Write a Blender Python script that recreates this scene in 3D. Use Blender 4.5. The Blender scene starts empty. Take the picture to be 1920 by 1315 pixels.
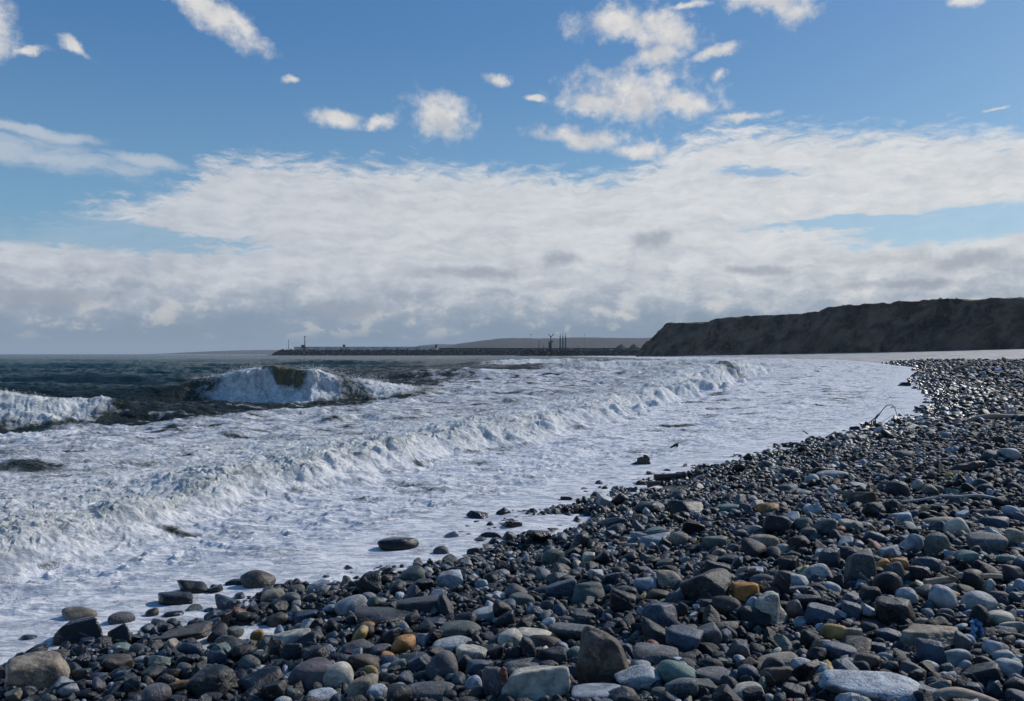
import bpy, bmesh, math, random
import numpy as np
from mathutils import Vector
rng = np.random.default_rng(7); random.seed(7)
S = bpy.context.scene; COL = S.collection
H, FP, CX, HY = 2.0, 1600.0, 960.0, 664.0          # eye height, focal length, principal column, horizon row
SUN_AZ, SUN_EL = math.radians(52), math.radians(34)

# ------------------------------------------------------------------ small helpers
def link(o, parent=None):
    COL.objects.link(o)
    if parent: o.parent = parent
    return o
def tag(o, label=None, cat=None, group=None, kind=None):
    for k, v in (('label', label), ('category', cat), ('group', group), ('kind', kind)):
        if v: o[k] = v
    return o
def empty(name, loc, label, cat, group=None):
    o = link(bpy.data.objects.new(name, None)); o.location = loc; o.empty_display_size = .2
    return tag(o, label, cat, group)
def mesh_np(name, V, F, mat, smooth=True, attrs=None, parent=None, loc=None):
    V = np.asarray(V, dtype=np.float32); F = np.asarray(F, dtype=np.int32)
    me = bpy.data.meshes.new(name); n, k = F.shape
    me.vertices.add(len(V)); me.vertices.foreach_set('co', V.ravel())
    me.loops.add(n*k); me.loops.foreach_set('vertex_index', F.ravel())
    me.polygons.add(n); me.polygons.foreach_set('loop_start', np.arange(0, n*k, k, dtype=np.int32))
    sm = np.full(n, smooth) if isinstance(smooth, bool) else smooth
    me.polygons.foreach_set('use_smooth', sm)
    me.update(calc_edges=True)
    for nm, arr in (attrs or {}).items():
        arr = np.asarray(arr, dtype=np.float32)
        if arr.ndim == 1:
            a = me.attributes.new(nm, 'FLOAT', 'POINT'); a.data.foreach_set('value', arr)
        else:
            a = me.attributes.new(nm, 'FLOAT_VECTOR', 'POINT'); a.data.foreach_set('vector', arr.ravel())
    me.materials.append(mat)
    o = bpy.data.objects.new(name, me); link(o, parent)
    if loc is not None: o.location = loc
    return o
def at(px, py, Y): return np.array([(px-CX)/FP*Y, Y, H+(HY-py)/FP*Y])
def sst(x, a, b):
    t = np.clip((x-a)/(b-a), 0, 1); return t*t*(3-2*t)

# ------------------------------------------------------------------ numpy noise
_pr = np.random.default_rng(3); PERM = _pr.permutation(1024).astype(np.int64)
ANG = _pr.random(1024)*2*np.pi; GX, GY = np.cos(ANG), np.sin(ANG)
def perlin(x, y, seed=0):
    xi = np.floor(x).astype(np.int64); yi = np.floor(y).astype(np.int64); fx = x-xi; fy = y-yi
    u = fx*fx*fx*(fx*(fx*6-15)+10); v = fy*fy*fy*(fy*(fy*6-15)+10)
    def g(i, j):
        h = PERM[(PERM[(xi+i+seed*37) & 1023]+yi+j+seed*91) & 1023]
        return GX[h]*(fx-i)+GY[h]*(fy-j)
    a = g(0,0); b = g(1,0); c = g(0,1); d = g(1,1)
    return ((a+(b-a)*u)*(1-v)+(c+(d-c)*u)*v)*1.5
def fbm(x, y, o=4, seed=0, gain=.5, lac=2.03):
    s = 0; a = 1; t = 0
    for i in range(o):
        s = s+a*perlin(x, y, seed+i); t += a; a *= gain; x = x*lac+11.3; y = y*lac+5.7
    return s/t
def billow(x, y, o=4, seed=0, gain=.55):
    s = 0; a = 1; t = 0
    for i in range(o):
        s = s+a*np.abs(perlin(x, y, seed+i)); t += a; a *= gain; x = x*2.07+3.1; y = y*2.07+8.2
    return s/t

# ------------------------------------------------------------------ node helpers
class NT:
    def __init__(s, tree): s.t = tree; s.n = tree.nodes; s.l = tree.links
    def node(s, typ, **kw):
        n = s.n.new(typ)
        for k, v in kw.items(): setattr(n, k, v)
        return n
    def put(s, sock, v):
        if isinstance(v, bpy.types.NodeSocket): s.l.new(v, sock)
        elif v is not None: sock.default_value = v
    def m(s, op, a, b=None, c=None, clamp=False):
        n = s.node('ShaderNodeMath', operation=op, use_clamp=clamp)
        s.put(n.inputs[0], a); s.put(n.inputs[1], b); s.put(n.inputs[2], c); return n.outputs[0]
    def v(s, op, a, b=None, out=0):
        n = s.node('ShaderNodeVectorMath', operation=op); s.put(n.inputs[0], a); s.put(n.inputs[1], b)
        return n.outputs[out]
    def mix(s, f, a, b, blend='MIX'):
        n = s.node('ShaderNodeMix', data_type='RGBA', blend_type=blend)
        s.put(n.inputs[0], f); s.put(n.inputs[6], a if isinstance(a, bpy.types.NodeSocket) else (*a, 1) if len(a) == 3 else a)
        s.put(n.inputs[7], b if isinstance(b, bpy.types.NodeSocket) else (*b, 1) if len(b) == 3 else b); return n.outputs[2]
    def noise(s, vec, scale, detail=4, rough=.5, dist=0, col=False):
        n = s.node('ShaderNodeTexNoise'); s.put(n.inputs['Vector'], vec)
        n.inputs['Scale'].default_value = scale; n.inputs['Detail'].default_value = detail
        n.inputs['Roughness'].default_value = rough; n.inputs['Distortion'].default_value = dist
        return n.outputs['Color' if col else 'Fac']
    def ramp(s, f, a, b, lo=0., hi=1., smooth=True):
        n = s.node('ShaderNodeMapRange', interpolation_type='SMOOTHSTEP' if smooth else 'LINEAR')
        s.put(n.inputs['Value'], f); s.put(n.inputs['From Min'], a); s.put(n.inputs['From Max'], b)
        s.put(n.inputs['To Min'], lo); s.put(n.inputs['To Max'], hi); return n.outputs[0]
    def mapping(s, vec, loc=(0,0,0), rot=(0,0,0), scale=(1,1,1), typ='POINT'):
        n = s.node('ShaderNodeMapping', vector_type=typ); s.put(n.inputs[0], vec)
        n.inputs[1].default_value = loc; n.inputs[2].default_value = rot; n.inputs[3].default_value = scale
        return n.outputs[0]
    def attr(s, name, out='Fac'):
        n = s.node('ShaderNodeAttribute', attribute_name=name); return n.outputs[out]
    def bump(s, h, strength, dist, normal=None):
        n = s.node('ShaderNodeBump'); n.inputs['Strength'].default_value = strength
        n.inputs['Distance'].default_value = dist; s.put(n.inputs['Height'], h)
        if normal: s.l.new(normal, n.inputs['Normal'])
        return n.outputs[0]
def new_mat(name):
    m = bpy.data.materials.new(name); m.use_nodes = True; t = NT(m.node_tree)
    b = m.node_tree.nodes['Principled BSDF']; return m, t, b
def simple_mat(name, c1, c2, scale, rough=.8, bump=.3, dist=.01, detail=6, stretch=(1,1,1)):
    m, t, b = new_mat(name); tc = t.node('ShaderNodeTexCoord').outputs['Object']
    vec = t.mapping(tc, scale=stretch); n = t.noise(vec, scale, detail, .6)
    t.put(b.inputs['Base Color'], t.mix(t.ramp(n, .35, .65), c1, c2)); b.inputs['Roughness'].default_value = rough
    t.put(b.inputs['Normal'], t.bump(n, bump, dist)); return m

# ------------------------------------------------------------------ world: sky and clouds
def build_world():
    w = bpy.data.worlds.new('World'); S.world = w; w.use_nodes = True; t = NT(w.node_tree)
    bg = w.node_tree.nodes['Background']
    sky = t.node('ShaderNodeTexSky', sky_type='NISHITA', sun_disc=False)
    sky.sun_elevation = SUN_EL; sky.sun_rotation = SUN_AZ; sky.air_density = 1.0; sky.dust_density = .6; sky.ozone_density = 2.0
    d = t.v('NORMALIZE', t.node('ShaderNodeTexCoord').outputs['Generated'])
    sp = t.node('ShaderNodeSeparateXYZ'); t.put(sp.inputs[0], d); x, y, z = sp.outputs
    az = t.m('ARCTAN2', x, y)
    el = t.m('DIVIDE', z, t.m('MAXIMUM', t.m('SQRT', t.m('ADD', t.m('MULTIPLY', x, x), t.m('MULTIPLY', y, y))), .001))
    def ae(px, py):
        a = math.atan((px-CX)/FP); return a, (HY-py)/FP*math.cos(a)
    cmb = t.node('ShaderNodeCombineXYZ'); t.put(cmb.inputs[0], az); t.put(cmb.inputs[1], el); P = cmb.outputs[0]
    # ragged warp
    wn = t.noise(P, 16, 7, .62, 0, col=True)
    wv = t.v('MULTIPLY', t.v('SUBTRACT', wn, (.5,.5,.5)), (.040,.032,0)); PW = t.v('ADD', P, wv)
    # puffs
    puffs = [(390,20,118,27,33),(455,50,52,19,42),(-5,40,45,60,0),(138,90,32,9,25),(60,88,25,8,-20),(632,222,50,15,3),(705,228,30,13,0),
      (822,216,58,42,15),(935,152,22,12,20),(546,155,16,5,10),(1150,42,75,34,0),(1245,55,66,42,25),(1235,98,52,24,-10),(1345,95,55,11,-10),
      (1190,180,120,44,4),(1170,165,60,34,0),(1120,190,70,26,0),(1285,195,70,24,8),(1090,258,92,20,6),(1195,278,52,14,0),(1440,2,95,26,15),(1492,24,26,24,0),(1350,140,16,10,-20),
      (1812,3,34,11,0),(1385,218,50,9,0),(1005,180,18,6,0),(1290,14,40,6,0),(1870,207,24,4,0)]
    acc = None
    for (px,py,rx,ry,rot) in puffs:
        a, e = ae(px, py); c = math.cos(a)
        q = t.mapping(PW, (a,e,0), (0,0,math.radians(-rot)), (rx/FP*c*c*1.42, ry/FP*c*1.42, 1), 'TEXTURE')
        f = t.m('SUBTRACT', 1., t.v('LENGTH', q, out=1)); acc = f if acc is None else t.m('MAXIMUM', acc, f)
    pn = t.noise(P, 38, 7, .62)
    pf = t.m('ADD', t.m('MULTIPLY', acc, 1.12), t.m('MULTIPLY', t.m('SUBTRACT', pn, .5), 2.1))
    puff = t.ramp(pf, .0, 1.0)
    # wispy streaks at far left
    st = t.mapping(PW, (0,0,0), (0,0,math.radians(4)), (1,3.4,1))
    sn = t.noise(st, 14, 8, .58)
    def ell(px,py,rx,ry,rot,vec=PW):
        a, e = ae(px,py); c = math.cos(a)
        q = t.mapping(vec, (a,e,0), (0,0,math.radians(-rot)), (rx/FP*c*c, ry/FP*c, 1), 'TEXTURE')
        return t.m('SUBTRACT', 1., t.v('LENGTH', q, out=1))
    wis = t.m('MAXIMUM', ell(90,290,290,36,4), t.m('MAXIMUM', ell(70,248,160,18,3), ell(250,298,110,16,6)))
    wisp = t.m('MULTIPLY', t.ramp(t.m('ADD', wis, t.m('MULTIPLY', t.m('SUBTRACT', sn, .5), 2.2)), -.05, .9), .8)
    # the big bank: upper edge as a curve over azimuth
    top = [(-400,415),(0,408),(60,394),(180,372),(300,340),(345,315),(390,274),(500,274),(620,284),(780,292),(900,296),(1000,302),(1120,312),
           (1190,300),(1230,272),(1300,232),(1380,218),(1500,224),(1700,222),(1860,222),(1960,212),(2400,190)]
    fc = t.node('ShaderNodeFloatCurve'); cu = fc.mapping.curves[0]; pts = []
    for px, py in top:
        a, e = ae(px, py); pts.append((min(max(a/1.6+.5,0),1), e))
    cu.points[0].location = (0, pts[0][1]); cu.points[1].location = (1, pts[-1][1])
    for p in pts: cu.points.new(*p)
    for p in cu.points: p.handle_type = 'VECTOR'
    fc.mapping.update()
    aw = t.node('ShaderNodeSeparateXYZ'); small = t.v('ADD', P, t.v('MULTIPLY', t.v('SUBTRACT', t.noise(st, 13, 7, .6, 0, True), (.5,.5,.5)), (.10,.018,0)))
    t.put(aw.inputs[0], small)
    t.put(fc.inputs['Value'], t.m('ADD', t.m('DIVIDE', aw.outputs[0], 1.6), .5))
    below = t.m('SUBTRACT', fc.outputs[0], aw.outputs[1])
    hole = t.m('MAXIMUM', ell(110,434,470,36,2,small), t.m('MAXIMUM', ell(1830,418,330,40,-4,small), ell(1620,418,260,16,0,small)))
    hole = t.m('MAXIMUM', hole, t.m('SUBTRACT', ell(1420,322,190,24,6,small), .42))
    rip = t.noise(t.mapping(PW, (0,0,0), (0,0,math.radians(-6)), (1,3.8,1)), 34, 8, .62)
    hole2 = t.ramp(t.m('ADD', hole, t.m('MULTIPLY', t.m('SUBTRACT', rip, .5), 1.5)), .0, .42)
    edge = t.m('ADD', t.m('MULTIPLY', below, 40.), t.m('MULTIPLY', t.m('SUBTRACT', rip, .5), 3.0))
    bank = t.m('MULTIPLY', t.ramp(edge, .0, 1.35), t.m('SUBTRACT', 1., t.m('MULTIPLY', hole2, .78)))
    # thin, rippled sheet: a little sky through it on the right part
    bank = t.m('MULTIPLY', bank, t.ramp(rip, .22, .46, .84, .98))
    # tones inside the bank
    n1 = t.noise(t.mapping(PW, (0,0,0), (0,0,math.radians(-4)), (1,4.2,1)), 13, 8, .6)
    n2 = t.noise(t.mapping(PW, (0,0,0), (0,0,0), (1,1.7,1)), 9, 6, .62)
    n2b = t.noise(t.mapping(PW, (.012,-.016,0), (0,0,0), (1,1.7,1)), 9, 6, .62)
    relief = t.m('MULTIPLY', t.m('SUBTRACT', n2, n2b), 5.5)
    bright = (.60,.625,.655); grey = (.35,.395,.46); lowc = (.225,.30,.395)
    lowf = t.ramp(el, .145, .02)                                    # 0 high .. 1 at horizon
    gf = t.m('ADD', t.m('MULTIPLY', t.m('SUBTRACT', n1, .5), 1.15), t.m('ADD', .10, t.m('MULTIPLY', lowf, .62)), clamp=True)
    gf = t.m('SUBTRACT', gf, t.m('MULTIPLY', relief, t.m('ADD', .25, t.m('MULTIPLY', lowf, .75))), clamp=True)
    bc = t.mix(gf, bright, grey)
    azr = t.ramp(az, -.5, .5); bc = t.mix(1., bc, t.mix(azr, (.97,.98,1.01), (1.17,1.15,1.12)), 'MULTIPLY'); bc = t.mix(1., bc, t.mix(t.ramp(rip, .30, .68), (.93,.94,.955), (1.05,1.047,1.043)), 'MULTIPLY')
    low2 = t.ramp(t.m('ADD', el, t.m('MULTIPLY', t.m('SUBTRACT', n2, .5), .10)),   .080, .018)
    bc = t.mix(low2, bc, lowc)
    glow = t.m('MULTIPLY', t.ramp(t.m('ADD', n2, t.m('MULTIPLY', relief, .5)), .60, .80), t.m('MULTIPLY', t.ramp(el, .012, .03), t.ramp(el, .09, .045)))
    bc = t.mix(t.m('MULTIPLY', glow, .35), bc, (.66,.63,.56))
    # dark blobs in the bank
    blobs = None
    for b_ in ((1225,452,60,26,0),(1045,485,50,22,0),(1800,485,200,28,2),(650,580,110,18,0),(1420,505,90,16,0),(60,560,220,26,0),(900,512,150,18,0),(1700,530,200,14,0)):
        e_ = ell(*b_); blobs = e_ if blobs is None else t.m('MAXIMUM', blobs, e_)
    bf = t.ramp(t.m('ADD', blobs, t.m('MULTIPLY', t.m('SUBTRACT', pn, .5), 1.2)), .0, .9)
    bc = t.mix(t.m('MULTIPLY', bf, .75), bc, (.31,.345,.41))
    # puff colour: bright top, slightly grey base
    pr = t.m('SUBTRACT', t.noise(P, 20, 6, .55), t.noise(t.v('ADD', P, (.010,.014,0)), 20, 6, .55))
    pcol = t.mix(t.m('ADD', .26, t.m('MULTIPLY', pr, -2.4), clamp=True), (.73,.72,.71), (.44,.47,.53))
    # clear sky graded from the physical one
    skc = t.mix(1., sky.outputs[0], (.074,.090,.096), 'MULTIPLY')
    blue = t.mix(t.ramp(el, .02, .42), (.22,.42,.60), (.036,.178,.46))
    skc = t.mix(.55, skc, blue)
    c = t.mix(wisp, skc, (.50,.56,.64)); c = t.mix(bank, c, bc); c = t.mix(puff, c, pcol)
    # the bank fades out high above and behind, and nothing shines below the horizon
    lo = t.ramp(z, -.02, .0); c = t.mix(lo, (.03,.045,.06), c)
    c10 = t.mix(1., c, (10.,10.,10.), 'MULTIPLY')
    t.put(bg.inputs[0], c10); bg.inputs[1].default_value = .1
    w.cycles.sampling_method = 'MANUAL'; w.cycles.sample_map_resolution = 1024
build_world()

# ------------------------------------------------------------------ sun, camera, view
sd = Vector((math.sin(SUN_AZ)*math.cos(SUN_EL), math.cos(SUN_AZ)*math.cos(SUN_EL), math.sin(SUN_EL)))
L = bpy.data.lights.new('sun', 'SUN'); L.energy = 3.5; L.angle = math.radians(2.0); L.color = (1., .95, .88)
so = link(bpy.data.objects.new('sun', L)); so.rotation_euler = sd.to_track_quat('Z', 'Y').to_euler(); so.location = (30,20,60)
cam = bpy.data.cameras.new('camera'); cam.sensor_width = 36; cam.lens = FP/1920*36; cam.shift_y = 6.5/1920
cam.clip_start = .05; cam.clip_end = 60000
co = link(bpy.data.objects.new('camera', cam)); co.location = (0,0,H); co.rotation_euler = (math.radians(90),0,0); S.camera = co
S.view_settings.view_transform = 'Standard'; S.view_settings.look = 'None'; S.view_settings.exposure = 0; S.view_settings.gamma = 1

# ------------------------------------------------------------------ terrain functions
SH = np.array([(-5,-9),(0,-6.2),(4,-4.1),(5.55,-3.33),(6.08,-2.89),(7.02,-2.3),(7.88,-1.58),(9.52,-.6),(12,1.05),(14.8,2.9),(17.2,4.8),(19.3,6.4),(21.2,8.0),(24.4,10.6),
  (28.8,13.4),(35.2,17.0),(45,21.2),(59,27.0),(78,36.5),(123,57.5),(200,84),(300,112),(450,128),(640,112),(900,140),(1300,400),(2000,1500)])
def shoreX(Y): return np.interp(Y, SH[:,0], SH[:,1])
def ground(X, Y):
    X = np.asarray(X, float); Y = np.asarray(Y, float)
    d = (X-shoreX(Y))*.9
    h = np.where(d < 5, .105*d, .525+(d-5)*.030); h = h+.012*np.maximum(d-30, 0); h = np.where(d < 0, np.maximum(.105*d, -2.2), h)
    near = np.exp(-np.maximum(Y-10, 0)/60)
    h = h+near*(.075*fbm(X*.55, Y*.55, 3, 5)+.045*fbm(X*1.7, Y*1.7, 2, 9))*np.clip(1+d*.5, .2, 1.3)
    pt = sst(fbm(X*.9, Y*.9, 2, 77), .04, .26)*(1-sst(d, .9, 2.0))*sst(d, -.2, .4)*(Y < 95); h = h-.13*pt
    return np.minimum(h, 5.6+0*h)
YM = np.geomspace(2.2, 900, 2600)
def hit(px, py, water=True):
    """where the line of sight through a photo position first meets beach or water"""
    dx = (px-CX)/FP; dz = (HY-py)/FP
    g = ground(dx*YM, YM)
    if water: g = np.maximum(g, 0.055)
    zz = H+dz*YM; i = int(np.argmax(zz <= g)); Y = YM[i] if zz[i] <= g[i] else 150.
    return dx*Y, Y, max(float(ground(dx*Y, Y)), 0.045 if water else -9)

# ------------------------------------------------------------------ stone material (one recipe, driven by per-stone attributes)
def stone_material():
    m, t, b = new_mat('stone')
    tc = t.node('ShaderNodeTexCoord').outputs['Object']; oi = t.node('ShaderNodeObjectInfo').outputs['Random']
    cv = t.node('ShaderNodeCombineXYZ'); t.put(cv.inputs[0], t.m('MULTIPLY', oi, 37.)); t.put(cv.inputs[1], t.m('MULTIPLY', oi, 91.))
    vec = t.v('ADD', tc, cv.outputs[0])
    tint = t.attr('tint', 'Vector'); pr = t.node('ShaderNodeSeparateXYZ'); t.put(pr.inputs[0], t.attr('props', 'Vector'))
    speck, wet, mott = pr.outputs
    n1 = t.noise(vec, 14, 7, .62, .4); n2 = t.noise(vec, 75, 6, .65); n3 = t.noise(vec, 210, 3, .6)
    vor = t.node('ShaderNodeTexVoronoi', feature='F1'); t.put(vor.inputs['Vector'], vec); vor.inputs['Scale'].default_value = 150
    base = t.mix(t.ramp(n1, .3, .7), t.mix(1., tint, (.5,.51,.54), 'MULTIPLY'), t.mix(1., tint, (1.4,1.36,1.3), 'MULTIPLY'))
    # mottle patches of paler crust
    pale = t.mix(.22, t.mix(1., tint, (1.8,1.75,1.65), 'MULTIPLY'), (.24,.24,.23)); mf = t.m('MULTIPLY', t.ramp(t.m('ADD', n1, t.m('MULTIPLY', t.m('SUBTRACT', n2, .5), .5)), .47, .60), mott)
    base = t.mix(t.m('MULTIPLY', mf, .7), base, pale)
    # crystals: pale and dark specks
    sp1 = t.m('MULTIPLY', t.ramp(t.m('ADD', n3, t.m('MULTIPLY', n2, .6)), .80, .92), speck)
    sp2 = t.m('MULTIPLY', t.ramp(t.m('ADD', n2, t.m('MULTIPLY', vor.outputs['Distance'], .5)), .68, .54), speck)
    base = t.mix(t.m('MULTIPLY', sp1, .55), base, t.mix(.35, t.mix(1., tint, (2.4,2.4,2.4), 'MULTIPLY'), (.32,.32,.32))); base = t.mix(t.m('MULTIPLY', sp2, .75), base, (.02,.022,.026))
    # occasional quartz vein
    wv = t.node('ShaderNodeTexWave', wave_type='BANDS', bands_direction='DIAGONAL'); t.put(wv.inputs['Vector'], vec)
    wv.inputs['Scale'].default_value = 4.5; wv.inputs['Distortion'].default_value = 3; wv.inputs['Detail'].default_value = 3
    vein = t.m('MULTIPLY', t.ramp(wv.outputs['Fac'], .985, .999), t.ramp(n1, .5, .6)); base = t.mix(t.m('MULTIPLY', vein, .6), base, (.36,.36,.36))
    wetc = t.mix(wet, base, t.mix(1., base, (.55,.56,.60), 'MULTIPLY'))
    t.put(b.inputs['Base Color'], wetc)
    rg = t.m('SUBTRACT', .74, t.m('MULTIPLY', wet, .61)); rg = t.m('ADD', rg, t.m('MULTIPLY', t.m('SUBTRACT', n2, .5), .28), clamp=True)
    t.put(b.inputs['Roughness'], rg); b.inputs['Specular IOR Level'].default_value = .42
    hgt = t.m('ADD', t.m('MULTIPLY', n2, 1.), t.m('MULTIPLY', n1, 1.6)); hgt = t.m('SUBTRACT', hgt, t.m('MULTIPLY', sp2, .8))
    t.put(b.inputs['Normal'], t.bump(hgt, .55, .012)); return m
M_STONE = stone_material()

# ------------------------------------------------------------------ stone shapes
def ico(sub):
    bm = bmesh.new(); bmesh.ops.create_icosphere(bm, subdivisions=sub, radius=1)
    V = np.array([v.co[:] for v in bm.verts]); V /= np.linalg.norm(V, axis=1)[:,None]
    F = np.array([[v.index for v in f.verts] for f in bm.faces]); bm.free(); return V, F
ICO = {k: ico(k) for k in (1,2,3,4,5)}
def sines(D, r, f, n=6):
    s = 0
    for _ in range(n):
        k = r.normal(size=3)*f; s = s+np.sin(D@k+r.random()*6.28)
    return s/n
def stone_shape(kind, r, sub):
    D, F = ICO[sub]
    if kind in 'cf':   K, q, lo = r.integers(12,18), r.uniform(4,7), .82
    elif kind == 'r':  K, q, lo = r.integers(11,16), r.uniform(9,16), .74
    elif kind == 'b':  K, q, lo = r.integers(10,13), r.uniform(14,22), .78
    else:              K, q, lo = r.integers(6,11), r.uniform(24,46), .52
    N = r.normal(size=(K,3)); N /= np.linalg.norm(N, axis=1)[:,None]
    N = np.vstack([N, np.array([(1,0,0),(-1,0,0),(0,1,0),(0,-1,0),(0,0,1),(0,0,-1)])+r.normal(size=(6,3))*.16])
    N /= np.linalg.norm(N, axis=1)[:,None]; p = r.uniform(lo, 1.12, len(N))
    rad = (np.sum((np.maximum(D@N.T, 0)/p)**q, axis=1)+1e-9)**(-1/q)
    V = D*rad[:,None]
    if kind in 'cf': V = V*(1+.035*sines(D, r, 2.2)[:,None])
    elif kind in 'rb': V = V*(1+.05*sines(D, r, 4)+.035*sines(D, r, 11)+(.018*sines(D, r, 26) if sub > 3 else 0))[:,None]
    else: V = V*(1+.03*sines(D, r, 5)+(.015*np.sign(sines(D, r, 9)) if sub > 3 else 0))[:,None]
    if kind in 'as': V[:,2] += V[:,0]*r.normal()*.18
    V -= (V.max(0)+V.min(0))/2; V /= (V.max(0)-V.min(0))/2
    return V, F

PAL = {'k':((.0045,.006,.009),'black'),'d':((.011,.015,.023),'dark slate'),'b':((.052,.072,.108),'blue grey'),'g':((.080,.086,.094),'mid grey'),
 'e':((.085,.102,.09),'greenish grey'),'G':((.14,.21,.185),'pale green'),'p':((.33,.345,.36),'pale grey'),'w':((.31,.35,.40),'bluish white'),
 'c':((.44,.41,.34),'cream'),'t':((.23,.19,.14),'tan'),'n':((.07,.05,.037),'brown'),'o':((.42,.19,.045),'orange'),
 'y':((.38,.26,.085),'yellow ochre'),'m':((.09,.08,.09),'mauve grey'),'r':((.20,.072,.05),'reddish')}
SHN = {'c':'rounded','f':'flat rounded','a':'angular','s':'flat angular','r':'rough','b':'blocky'}
TXN = {'-':'smooth','*':'speckled','~':'mottled'}

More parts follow.
